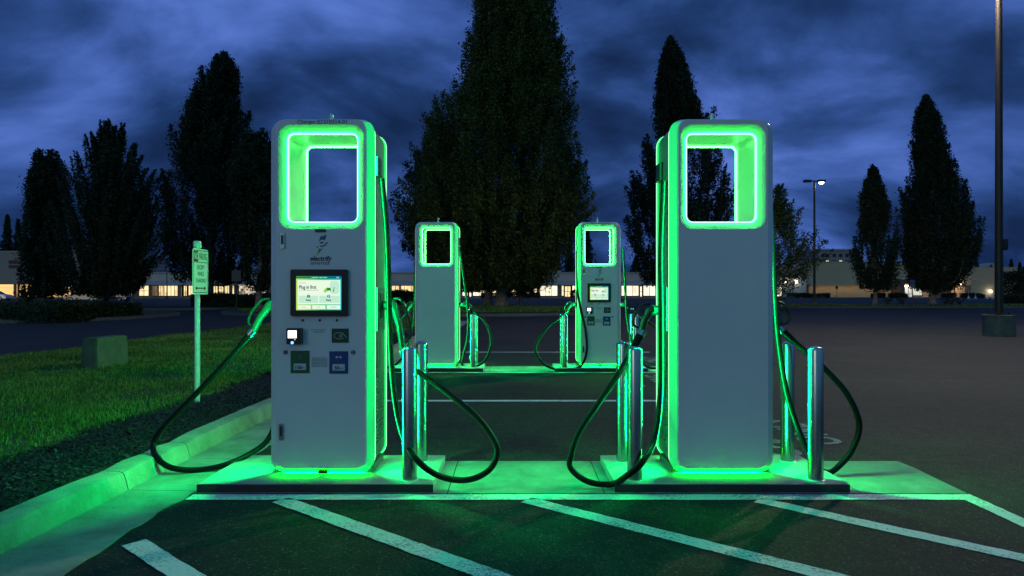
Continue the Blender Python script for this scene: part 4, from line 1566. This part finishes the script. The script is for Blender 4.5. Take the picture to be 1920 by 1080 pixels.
hedge('hedge', 'long low dark hedge along the far side of the road', 'hedge', -40, -17.6, 25.0, 30.5, 0.75, 30000, 0.13)
hedge('hedge', 'dark clipped hedge behind the sign below the shop windows', 'hedge', wx(372, 48), wx(520, 48), 47, 50, 1.05, 12000, 0.16, 'leaf_dark')
hedge('hedge', 'dark hedge seen between the screen charger and the rear one', 'hedge', wx(715, 55), wx(790, 55), 54, 57, 1.25, 6000, 0.18, 'leaf_dark')
hedge('hedge', 'dark planting strip below the yellow shop window by the trunk', 'hedge', wx(905, 140), wx(1010, 140), 139, 141, 1.0, 3500, 0.35, 'leaf_dark')
hedge('shrub', 'small round shrub by the shop doors left of the rear screen charger', 'shrub', wx(1072, 140), wx(1092, 140), 139, 141, 1.7, 1200, 0.35, 'leaf_dark')
for i, (a, b, lab) in enumerate(((1638, 1655, 'short clipped hedge behind the slender tree trunk'), (1671, 1696, 'clipped green hedge left of the store entrance'),
                                 (1770, 1787, 'clipped hedge left of the orange-lit store alcove'), (1806, 1840, 'clipped hedge right of the orange-lit store alcove'),
                                 (1493, 1552, 'low hedge along the tan wall by the lamp post'))):
    hedge('hedge', lab, 'hedge', wx(a, 150), wx(b, 150), 149, 151, 0.9, 2500, 0.3)
hedge('shrub', 'dark rounded bush at the right edge beyond the pole', 'shrub', wx(1893, 75), wx(1990, 75), 73, 77, 4.2, 9000, 0.3, 'leaf_dark')
hedge('shrub', 'low dark bush in the lot at the right edge', 'shrub', wx(1895, 60), wx(1960, 60), 59, 61, 1.0, 5000, 0.2, 'leaf_dark')
for i, (px, lab) in enumerate(((1772, 'first leafy weed right of the broad tree trunk'), (1783, 'second leafy weed right of the broad tree trunk'), (1800, 'leafy weed farthest from the broad tree trunk'),
                               (1690, 'weed between the two slim tree trunks'), (1665, 'weed just right of the slender tree trunk'))):
    t = thing('plant', lab, 'plant', (wx(px, 52), 52, 0.12), group='weeds on the tree island')
    n = 160
    u = rng.uniform(0, 1, n)
    a = rng.uniform(0, 2 * PI, n)
    P = np.stack([np.cos(a) * u * .35 + rng.normal(0, .04, n), np.sin(a) * u * .35, 0.1 + u * 0.55], -1)
    V, Fc = leaf_quads(P, 0.13)
    np_mesh('foliage', V, Fc, M['leaf_dark'], t)
    bm = bmesh.new()
    for q in range(4):
        tube(bm, [Vector((0, 0, -.05)), Vector((math.cos(q * 1.6) * .2, math.sin(q * 1.6) * .2, .5))], [.015, .006], 5)
    finish(bm, 'stems', M['bark'], t)


# ------------------------------------------------------------------ lamps and poles
def light_pole(label, px, Y, head_z, pole_r, base_w, base_h, lit, mpole, lens, power, head_len=0.75, name='lamp_post', spot=(170, 0.3)):
    x = wx(px, Y)
    t = thing(name, label, 'lamp post', (x, Y, 0))
    bm = bmesh.new()
    pr = rrect(base_w / 2, 0, 1, 0.03, 0.03, 3)
    lathe(bm, [(base_w * .5 / .92, -0.02), (base_w * .5 / .92, base_h - 0.04), (base_w * .5 / .92 + 0.02, base_h - 0.035), (base_w * .5 / .92 + 0.02, base_h)], seg=24)
    finish(bm, 'footing', M['pole_base'], t)
    bm = bmesh.new()
    box(bm, -pole_r * 1.9, pole_r * 1.9, -pole_r * 1.9, pole_r * 1.9, base_h, base_h + 0.035, 0.004)
    for a in (-1, 1):
        for b in (-1, 1):
            tube(bm, [Vector((a * pole_r * 1.5, b * pole_r * 1.5, base_h)), Vector((a * pole_r * 1.5, b * pole_r * 1.5, base_h + 0.09))], 0.018, 6)
    finish(bm, 'base_plate', mpole, t)
    bm = bmesh.new()
    tube(bm, [Vector((0, 0, base_h + 0.03)), Vector((0, 0, head_z))], [pole_r, pole_r * 0.72], 16)
    finish(bm, 'pole', mpole, t, 60)
    for s in (-1, 1):
        bm = bmesh.new()
        box(bm, min(s * .05, s * .3), max(s * .05, s * .3), -0.04, 0.04, head_z - 0.10, head_z - 0.03, 0.006)
        vs = box(bm, min(s * .28, s * (.28 + head_len)), max(s * .28, s * (.28 + head_len)), -0.2, 0.2, head_z - 0.16, head_z + 0.04, 0.03)
        hd = finish(bm, 'lamp_head', M['dark_pole'], t)
        if s in lit:
            bm = bmesh.new()
            x0, x1 = sorted((s * .36, s * (.2 + head_len)))
            lathe(bm, [(0.04, -0.17), (0.10, -0.145), (0.15, -0.07), (0.16, 0.0)], seg=16)
            for v in bm.verts:
                v.co = Vector(((x0 + x1) / 2 + v.co.x / 0.16 * (x1 - x0) / 2, v.co.y, head_z - 0.158 + v.co.z))
            finish(bm, 'lens', lens, hd)
            if power:
                li = bpy.data.lights.new('lamp_light', 'SPOT')
                li.energy = power * (2.4 if s < 0 else 0.15)
                li.color = (1.0, 0.87, 0.64)
                li.spot_size = R(178 if s < 0 else spot[0])
                li.spot_blend = 0.1 if s < 0 else spot[1]
                li.shadow_soft_size = 0.22
                lo = link(bpy.data.objects.new('lamp_light', li), hd)
                lo.location = ((x0 + x1) / 2, 0, head_z - 0.26)
    return t


bigp = light_pole('tall brown light pole on a concrete footing, rising out of the top', 1873, 17.7, 10.6, 0.102, 0.70, 0.58, (-1, 1), M['brown_pole'], M['lamp_lens'], 2700, 0.8, spot=(150, 0.55))
bm = bmesh.new()
box(bm, 0.06, 0.20, -0.08, 0.08, 2.34, 2.64, 0.02)
finish(bm, 'junction_box', M['brown_pole'], bigp)
light_pole('slim lamp post with one glowing head beyond the loose tree', 1527, 55.0, 10.7, 0.105, 0.50, 0.52, (1,), M['dark_pole'], M['far_lens'], 700, 0.62, spot=(178, 0.15))
light_pole('thin distant lamp post in front of the left shops', 313, 120.0, 5.3, 0.09, 0.5, 0.5, (), M['dark_pole'], M['far_lens'], 0, 1.3)
light_pole('short dark lamp post in front of the orange-lit alcove', 1790, 125.0, 2.9, 0.10, 0.55, 0.4, (), M['dark_pole'], M['far_lens'], 0, 0.6)


def post_sign(label, px, Y, top_py, w_, h_, m, base_z=0.0):
    t = thing('road_sign', label, 'sign', (wx(px, Y), Y, base_z))
    zt = wz(top_py, Y) - base_z
    bm = bmesh.new()
    tube(bm, [Vector((0, 0.03, -0.05)), Vector((0, 0.03, zt))], 0.035, 8)
    finish(bm, 'post', M['dark_sign'], t)
    bm = bmesh.new()
    poly_prism(bm, [(x, z) for x, z in rrect(w_ / 2, zt - h_, zt, 0.05, 0.05, 3)], -0.01, 0.0)
    finish(bm, 'sign_panel', m, t, 30)


post_sign('back of a dark road sign on a post behind the no parking sign', 443, 44.0, 507, 0.62, 0.75, M['dark_sign'], 0.1)
post_sign('small bluish square sign on a thin post before the store entrance', 1711, 50.0, 525, 0.42, 0.42, M['blue_sign'], 0.1)
post_sign('small sign on a post against the tan store wall', 1569, 120.0, 536, 0.5, 0.55, M['dark_sign'])
post_sign('pale blue sign cut off by the right edge', 1919, 80.0, 527, 0.7, 1.0, M['blue_sign'])

cone0 = None
for px, lab in ((1816, 'white conical sign stand, leftmost before the store'), (1829, 'white conical sign stand next to the leftmost one'), (1851, 'white conical sign stand left of the brown pole'),
                (1861, 'white conical sign stand closest to the brown pole'), (1896, 'white conical sign stand right of the brown pole')):
    loc = (wx(px, 130), 130, 0)
    if cone0 is None:
        cone0 = thing('sign_stand', lab, 'sign stand', loc, group='white sign stands before the store')
        bm = bmesh.new()
        lathe(bm, [(0.30, 0.0), (0.30, 0.06), (0.22, 0.08), (0.06, 0.6), (0.04, 0.62)], seg=14)
        finish(bm, 'cone', M['cone_white'], cone0)
        bm = bmesh.new()
        tube(bm, [Vector((0, 0, .6)), Vector((0, 0, 1.7))], 0.02, 6)
        finish(bm, 'post', M['galv'], cone0)
    else:
        dup(cone0, loc, 0, lab)

# dark canopy beside the blank charger, far across the lot
t = thing('cart_shelter', 'dark low flat-roofed cart shelter behind the blank front charger', 'shelter', (wx(1462, 42), 42, 0))
bm = bmesh.new()
box(bm, -0.5, 0.85, -0.4, 0.4, 0.80, 0.93, 0.02)
finish(bm, 'roof', M['green_steel'], t)
bm = bmesh.new()
vs = box(bm, -0.35, 0.28, -0.3, 0.3, 0.18, 0.80, 0.01)
finish(bm, 'side_panel', M['green_steel'], t)
for x in (-0.28, 0.12):
    bm = bmesh.new()
    box(bm, x, x + 0.08, -0.05, 0.05, -0.01, 0.18, 0.005)
    finish(bm, 'leg', M['green_steel'], t)
bm = bmesh.new()
box(bm, -0.02, 0.17, -0.312, -0.302, 0.32, 0.54, 0.004)
finish(bm, 'notice', M['galv'], t)


# ------------------------------------------------------------------ buildings
def bbox(nm, m, parent, x0, x1, y0, y1, z0, z1, bev=0.0):
    bm = bmesh.new()
    box(bm, x0, x1, y0, y1, z0, z1, bev)
    return finish(bm, nm, m, parent)


def window(parent, x0, x1, z0, z1, yw, glow, bars=2, hbars=0, nm='window', fr=0.10, mf=None):
    """frame standing in the wall opening, lit pane behind it"""
    mf = mf or M['frame_dark']
    bm = bmesh.new()
    for a, b in ((x0, x0 + fr), (x1 - fr, x1)):
        box(bm, a, b, yw - 0.12, yw + 0.02, z0, z1)
    for a, b in ((z0, z0 + fr), (z1 - fr, z1)):
        box(bm, x0 + fr, x1 - fr, yw - 0.118, yw + 0.02, a, b)
    for k in range(1, bars + 1):
        c = x0 + (x1 - x0) * k / (bars + 1)
        box(bm, c - 0.045, c + 0.045, yw - 0.11, yw + 0.018, z0 + fr, z1 - fr)
    for k in range(1, hbars + 1):
        c = z0 + (z1 - z0) * k / (hbars + 1)
        box(bm, x0 + fr, x1 - fr, yw - 0.105, yw + 0.016, c - 0.045, c + 0.045)
    f = finish(bm, nm, mf, parent, 0)
    bm = bmesh.new()
    v = [bm.verts.new(p) for p in ((x0 + .02, yw - 0.03, z0 + .02), (x1 - .02, yw - 0.03, z0 + .02), (x1 - .02, yw - 0.03, z1 - .02), (x0 + .02, yw - 0.03, z1 - .02))]
    bm.faces.new(v)
    finish(bm, 'pane', glow, f, 0)
    return f


YM = 150.0
# tall anchor block at the far left
x0, x1 = -150.0, wx(190, YM)
bl = thing('shop_building', 'taller grey shop block with amber windows at the left edge', 'building', (x0, YM, 0))
X = lambda px: wx(px, YM) - bl.location.x
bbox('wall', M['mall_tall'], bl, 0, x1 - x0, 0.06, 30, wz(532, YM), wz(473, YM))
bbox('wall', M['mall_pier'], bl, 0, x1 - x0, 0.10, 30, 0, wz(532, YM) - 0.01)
bbox('roof', M['mall_roof'], bl, -0.1, x1 - x0 + 0.1, -0.05, 30.1, wz(473, YM) + 0.005, wz(470.5, YM))
window(bl, 0, X(27), 0.1, wz(532.5, YM), -0.02, M['glow_amber'], 1)
window(bl, X(36.5), X(138), 0.1, wz(532.5, YM), -0.02, M['glow_amber'], 4)
window(bl, X(31.0), X(34.0), 0.1, wz(532.5, YM), -0.02, M['glow_amber'], 0)
for a, b, c, d in ((17, 40, 488, 494), (17, 43, 497, 502.5)):
    bbox('shop_sign', M['shop_red'], bl, X(a), X(b), -0.14, 0.05, wz(d, YM), wz(c, YM), 0.05)

# long low mall
x0, x1 = wx(190.5, YM), wx(1232, YM)
bl = thing('shop_building', 'long low grey strip mall with lit shop fronts across the back', 'building', (x0, YM, 0))
W = x1 - x0
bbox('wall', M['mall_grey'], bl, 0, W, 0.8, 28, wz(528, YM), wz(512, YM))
bbox('roof', M['mall_roof'], bl, -0.1, W + .1, 0.5, 28.2, wz(512, YM) + 0.005, wz(510, YM))
bm = bmesh.new()
zc0, zc1 = wz(533.5, YM), wz(526.5, YM)
v = [bm.verts.new(p) for p in ((0, -2.6, zc0), (W, -2.6, zc0), (W, 0.78, zc1), (0, 0.78, zc1), (0, -2.6, zc0 - .12), (W, -2.6, zc0 - .12), (W, 0.78, zc0 - .12), (0, 0.78, zc0 - .12))]
for f in ((0, 1, 2, 3), (4, 5, 1, 0), (7, 6, 5, 4), (1, 5, 6, 2), (0, 3, 7, 4)):
    bm.faces.new([v[i] for i in f])
finish(bm, 'canopy', M['mall_roof'], bl, 0)
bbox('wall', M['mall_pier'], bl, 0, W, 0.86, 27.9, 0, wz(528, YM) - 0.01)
for px in (252, 292, 345, 396, 440, 512, 600, 700, 780, 865, 935, 1008, 1049, 1084, 1160, 1228):
    bbox('pier', M['mall_pier'], bl, X_ := (wx(px, YM) - x0) - 0.3, X_ + 0.6, -2.3, -1.8, 0.0, zc0 - 0.125)
ztop = zc0 - 0.2
for a, b, g, bars, hb, nm in (
        (236, 246, 'glow_yellow', 1, 0, 'window'), (257, 276, 'glow_cream', 1, 1, 'window'), (278, 293, 'glow_dim', 1, 0, 'window'), (294, 304, 'glow_yellow', 2, 0, 'window'), (304, 331, 'glow_cream', 3, 0, 'window'),
        (332, 339, 'glow_cream', 1, 1, 'door'), (341, 348, 'glow_yellow', 1, 0, 'window'), (350, 360, 'glow_cream', 1, 0, 'window'), (362, 392, 'glow_cream', 3, 1, 'window'),
        (397, 406, 'glow_yellow', 1, 0, 'window'), (406, 418, 'glow_cream', 1, 1, 'door'), (418, 437, 'glow_cream', 2, 0, 'window'), (445, 499, 'glow_shop', 4, 0, 'window'), (500, 512, 'glow_yellow', 1, 0, 'window'),
        (520, 640, 'glow_cream', 8, 0, 'window'), (650, 720, 'glow_yellow', 5, 0, 'window'), (726, 748, 'glow_yellow', 2, 1, 'window'), (750, 778, 'glow_yellow', 3, 0, 'window'),
        (790, 862, 'glow_white', 4, 0, 'window'), (866, 877, 'glow_white', 0, 0, 'window'), (878, 885, 'glow_white', 0, 1, 'door'), (886, 912, 'glow_white', 1, 0, 'window'), (913, 947, 'glow_cream', 3, 0, 'window'),
        (948, 1010, 'glow_yellow', 5, 1, 'window'), (1012, 1046, 'glow_white', 2, 0, 'window'), (1053, 1058, 'glow_cream', 0, 1, 'window'), (1058, 1072, 'glow_cream', 1, 1, 'door'), (1073, 1083, 'glow_white', 1, 0, 'window'),
        (1088, 1158, 'glow_white', 5, 0, 'window'), (1164, 1199, 'glow_white', 2, 0, 'window'), (1199.5, 1206.5, 'glow_white', 0, 1, 'door'), (1207, 1231, 'glow_white', 1, 0, 'window')):
    zb = 0.08 if nm == 'door' else 0.42
    window(bl, wx(a, YM) - x0, wx(b, YM) - x0, zb, ztop, 0.80, M[g], bars, hb, nm, fr=0.22 if nm == 'door' else 0.09)
bbox('transom', M['glow_yellow'], bl, wx(445, YM) - x0, wx(500, YM) - x0, 0.55, 0.60, wz(534.5, YM) - 0.05, wz(532.8, YM) - 0.02)
bm = bmesh.new()
box(bm, -40, 1.2 * W, -4.0, 0.85, -0.02, 0.08)
finish(bm, 'walkway', M['concrete'], bl)
bbox('roof_vent', M['mall_roof'], bl, wx(1040, YM) - x0, wx(1054, YM) - x0, 3, 5, wz(510, YM), wz(506.5, YM))

# white side building with wall lamps
YS = 165.0
x0 = wx(1380, YS)
bl = thing('shop_building', 'small white building with two wall lamps beside the loose tree', 'building', (x0, YS, 0))
bbox('wall', M['white_wall'], bl, 0, wx(1512, YS) - x0, 0, 20, 0, wz(522, YS))
bbox('roof', M['mall_roof'], bl, -.1, wx(1512, YS) - x0, -0.15, 20, wz(522, YS) + .005, wz(519.5, YS))
window(bl, wx(1420, YS) - x0, wx(1466, YS) - x0, 0.2, wz(537, YS), -0.05, M['glow_white'], 3)
bbox('railing', M['frame_dark'], bl, wx(1468, YS) - x0, wx(1510, YS) - x0, -2.0, -1.9, 0.1, 1.2)
for px in (1470, 1492):
    bm = bmesh.new()
    lathe(bm, [(0.05, -0.35), (0.28, -0.2), (0.34, 0.0), (0.25, 0.2), (0.05, 0.3)], wx(px, YS) - x0, -0.4, 12)
    for v in bm.verts:
        v.co.z += wz(528.5, YS)
    lo_ = finish(bm, 'wall_lamp', M['lamp_white'], bl)

# big store
YB = 170.0
x0 = wx(1513, YB)
bl = thing('store_building', 'big beige store with a lit entrance behind the slim trees', 'building', (x0, YB, 0))
X = lambda px: wx(px, YB) - x0
zb = wz(535, YB)
bbox('wall', M['box_upper'], bl, 0, X(1822), 0.06, 45, zb, wz(491.5, YB))
bbox('wall', M['box_lower'], bl, X(1517), X(1671), 0.20, 44, 0, zb - 0.01)
bbox('wall', M['box_brick'], bl, 0, X(1516.8), 0.16, 44, 0, zb - 0.01)
bbox('wall', M['box_brick'], bl, X(1671.2), X(1821), 0.20, 44, 0, zb - 0.01)
bbox('roof', M['mall_roof'], bl, -.1, X(1822) + .1, -0.06, 45.1, wz(491.5, YB) + .005, wz(490, YB))
lg = bbox('ledge', M['box_upper'], bl, X(1515), X(1671), -1.6, 0.05, zb + 0.01, zb + 0.25)
bbox('ledge_lip', M['box_upper'], lg, X(1515), X(1671), -1.62, -1.5, zb - 0.12, zb + 0.005)
bbox('added_wall_wash', M['added_glow'], lg, X(1518), X(1670), -1.35, -1.1, zb - 0.05, zb + 0.005)  # unseen strip added under the deepened ledge to brighten the lower wall
# entrance
bbox('wall', M['box_brick'], bl, X(1676), X(1742), -3.0, 0.0, zb + 0.3, wz(524, YB))
bbox('fascia', M['canopy_white'], bl, X(1676), X(1718), -3.3, -3.01, wz(524.5, YB), wz(522.5, YB))
bbox('pier', M['box_brick'], bl, X(1676), X(1684), -3.0, 0.15, 0, zb + 0.29)
bbox('pier', M['box_brick'], bl, X(1729), X(1737), -3.0, 0.15, 0, zb + 0.29)
window(bl, X(1686), X(1702), 0.5, wz(537, YB), -0.1, M['glow_door'], 3, 1, fr=0.15, mf=M['canopy_white'])
window(bl, X(1711), X(1728), 0.5, wz(537, YB), -0.1, M['glow_door'], 3, 1, fr=0.15, mf=M['canopy_white'])
window(bl, X(1703), X(1710), 0.05, wz(537, YB), -0.1, M['glow_door'], 1, 1, 'door', fr=0.15, mf=M['canopy_white'])
for px, py, yy_ in ((1692.5, 536.5, -0.9), (1718, 536.5, -0.9), (1793, 533, -0.9)):
    bm = bmesh.new()
    lathe(bm, [(0.1, -0.25), (0.75, -0.15), (0.85, 0.0), (0.7, 0.1), (0.1, 0.14)], X(px), yy_, 14)
    for v in bm.verts:
        v.co.z += wz(py, YB)
    finish(bm, 'wall_lamp', M['lamp_white'], bl)
# alcove
bbox('alcove_wall', mat('alcove_brick', (0.5, 0.27, 0.15), 0.85, var=0.2, vscale=1.5), bl, X(1783), X(1810), 0.10, 0.195, 0, zb - 0.02)
bbox('fascia', M['canopy_white'], bl, X(1801), X(1825), -1.2, -0.9, wz(524.2, YB), wz(522.8, YB))
bbox('railing', M['frame_dark'], bl, X(1786), X(1809), -1.6, -1.5, 0.9, 1.0)
bbox('walkway', M['concrete'], bl, X(1660), X(1840), -7, 0.1, -0.02, 0.1)
x0 = wx(1822.5, YB)
bl = thing('store_building', 'lower tan end of the store behind the brown pole', 'building', (x0, YB + 1, 0))
bbox('wall', M['box_upper'], bl, 0, wx(1913, YB) - x0, 0.06, 40, wz(532, YB), wz(502, YB))
bbox('wall', M['box_lower'], bl, 0.2, wx(1912, YB) - x0, 0.2, 40, 0, wz(532, YB) - .01)
bbox('roof', M['mall_roof'], bl, 0.12, wx(1913, YB) - x0 + .1, -0.05, 40.1, wz(502, YB) + .005, wz(500.5, YB))
bm = bmesh.new()
lathe(bm, [(0.05, -0.35), (0.28, -0.2), (0.3, 0.0), (0.05, 0.3)], wx(1861, YB) - x0, -0.4, 10)
for v in bm.verts:
    v.co.z += wz(546, YB)
finish(bm, 'wall_lamp', M['lamp_white'], bl)

# far apartments over the roof
YA = 260.0
x0 = wx(1533, YA)
bl = thing('apartment_building', 'distant pinkish apartment block above the store roof', 'building', (x0, YA, 0))
bbox('wall', M['far_wall'], bl, 0, wx(1612, YA) - x0, 0, 20, 0, wz(469.5, YA))
bbox('roof', M['mall_roof'], bl, -.5, wx(1612, YA) - x0 + .5, -0.6, 20, wz(469.5, YA) + .005, wz(466.5, YA))
for px in (1540, 1548, 1561, 1573, 1585, 1597):
    for py in (476, 488):
        window(bl, wx(px, YA) - x0, wx(px + 6, YA) - x0, wz(py + 6, YA), wz(py, YA), -0.05, M['glow_cream'] if (px, py) in ((1548, 488), (1573, 488)) else M['car_glass'], 1)
x0 = wx(1838, 330)
for i, (px, py, w_, lab) in enumerate(((1846, 499, 10, 'tiny distant white-gabled house above the store end'), (1861, 496, 9, 'tiny distant pale house just left of the brown pole'))):
    b2 = thing('house', lab, 'house', (wx(px, 330), 330, 0))
    hw = w_ / F * 330 / 2
    bbox('wall', M['white_wall'], b2, -hw, hw, 0, 8, 0, wz(py + 2, 330))
    bm = bmesh.new()
    zr = wz(py + 2, 330) + 0.01
    poly_prism(bm, [(-hw - .3, zr), (hw + .3, zr), (0, zr + 1.4)], -0.3, 8.3)
    finish(bm, 'roof', M['mall_roof'], b2, 0)
    window(b2, -hw * .4, hw * .4, zr - 2.2, zr - 1.0, -0.05, M['glow_dim'], 1)


# parked cars by the left block
def build_car(label, m):
    t = thing('parked_car', label, 'car')
    side = [(-2.25, 0.32), (-2.28, 0.62), (-2.1, 0.86), (-1.55, 0.95), (-0.95, 1.38), (0.35, 1.44), (1.05, 1.0), (1.95, 0.86), (2.25, 0.66), (2.28, 0.34)]
    bm = bmesh.new()
    loops = []
    for y, k in ((-0.86, 0.0), (-0.80, 1.0), (0.80, 1.0), (0.86, 0.0)):
        loops.append([bm.verts.new((x, y * (1 - 0.18 * max(0, z - 0.9) / 0.5), z if k else (z * 0.98 + 0.005))) for x, z in side])
    for A, B in zip(loops, loops[1:]):
        for q in range(len(side)):
            bm.faces.new((A[q], A[(q + 1) % len(side)], B[(q + 1) % len(side)], B[q]))
    bm.faces.new(loops[0])
    bm.faces.new(loops[-1][::-1])
    finish(bm, 'body', m, t, 30)
    for s in (-1, 1):
        bm = bmesh.new()
        for pts in (((-1.35, 0.98), (-0.88, 1.32), (-0.35, 1.35), (-0.35, 0.98)), ((-0.28, 0.98), (-0.28, 1.35), (0.30, 1.37), (0.86, 1.0))):
            vv = [bm.verts.new((x, s * (0.872 - 0.30 * max(0, z - 0.9)), z)) for x, z in pts]
            bm.faces.new(vv)
        finish(bm, 'window', M['car_glass'], t, 0)
    bm = bmesh.new()
    vv = [bm.verts.new(p) for p in ((1.07, -0.66, 1.02), (1.07, 0.66, 1.02), (0.42, 0.58, 1.435), (0.42, -0.58, 1.435))]
    bm.faces.new(vv)
    finish(bm, 'windshield', M['car_glass'], t, 0)
    for x in (-1.35, 1.4):
        for s in (-1, 1):
            bm = bmesh.new()
            tube(bm, [Vector((x, s * 0.70, 0.32)), Vector((x, s * 0.88, 0.32))], 0.32, 18)
            wh = finish(bm, 'wheel', M['rubber'], t)
            bm = bmesh.new()
            tube(bm, [Vector((x, s * 0.86, 0.32)), Vector((x, s * 0.89, 0.32))], 0.2, 14)
            finish(bm, 'rim', M['galv'], wh)
    return t


c0 = build_car('silver car cut off by the left edge before the amber windows', M['car_silver'])
c0['group'] = 'cars parked before the left shops'
c0.location = (wx(-9, 100), 100, 0)
c1_ = dup(c0, (wx(160, 85), 85, 0), 0.0, 'dark car parked behind the hedge under the spiky tree')
c2_ = dup(c0, (wx(212, 88), 88, 0), PI, 'dark car parked behind the hedge nearer the shops')
for c in (c1_, c2_):
    for k in kids(c):
        if k.name.startswith('body'):
            k.data = k.data.copy()
            k.data.materials[0] = M['car_dark']
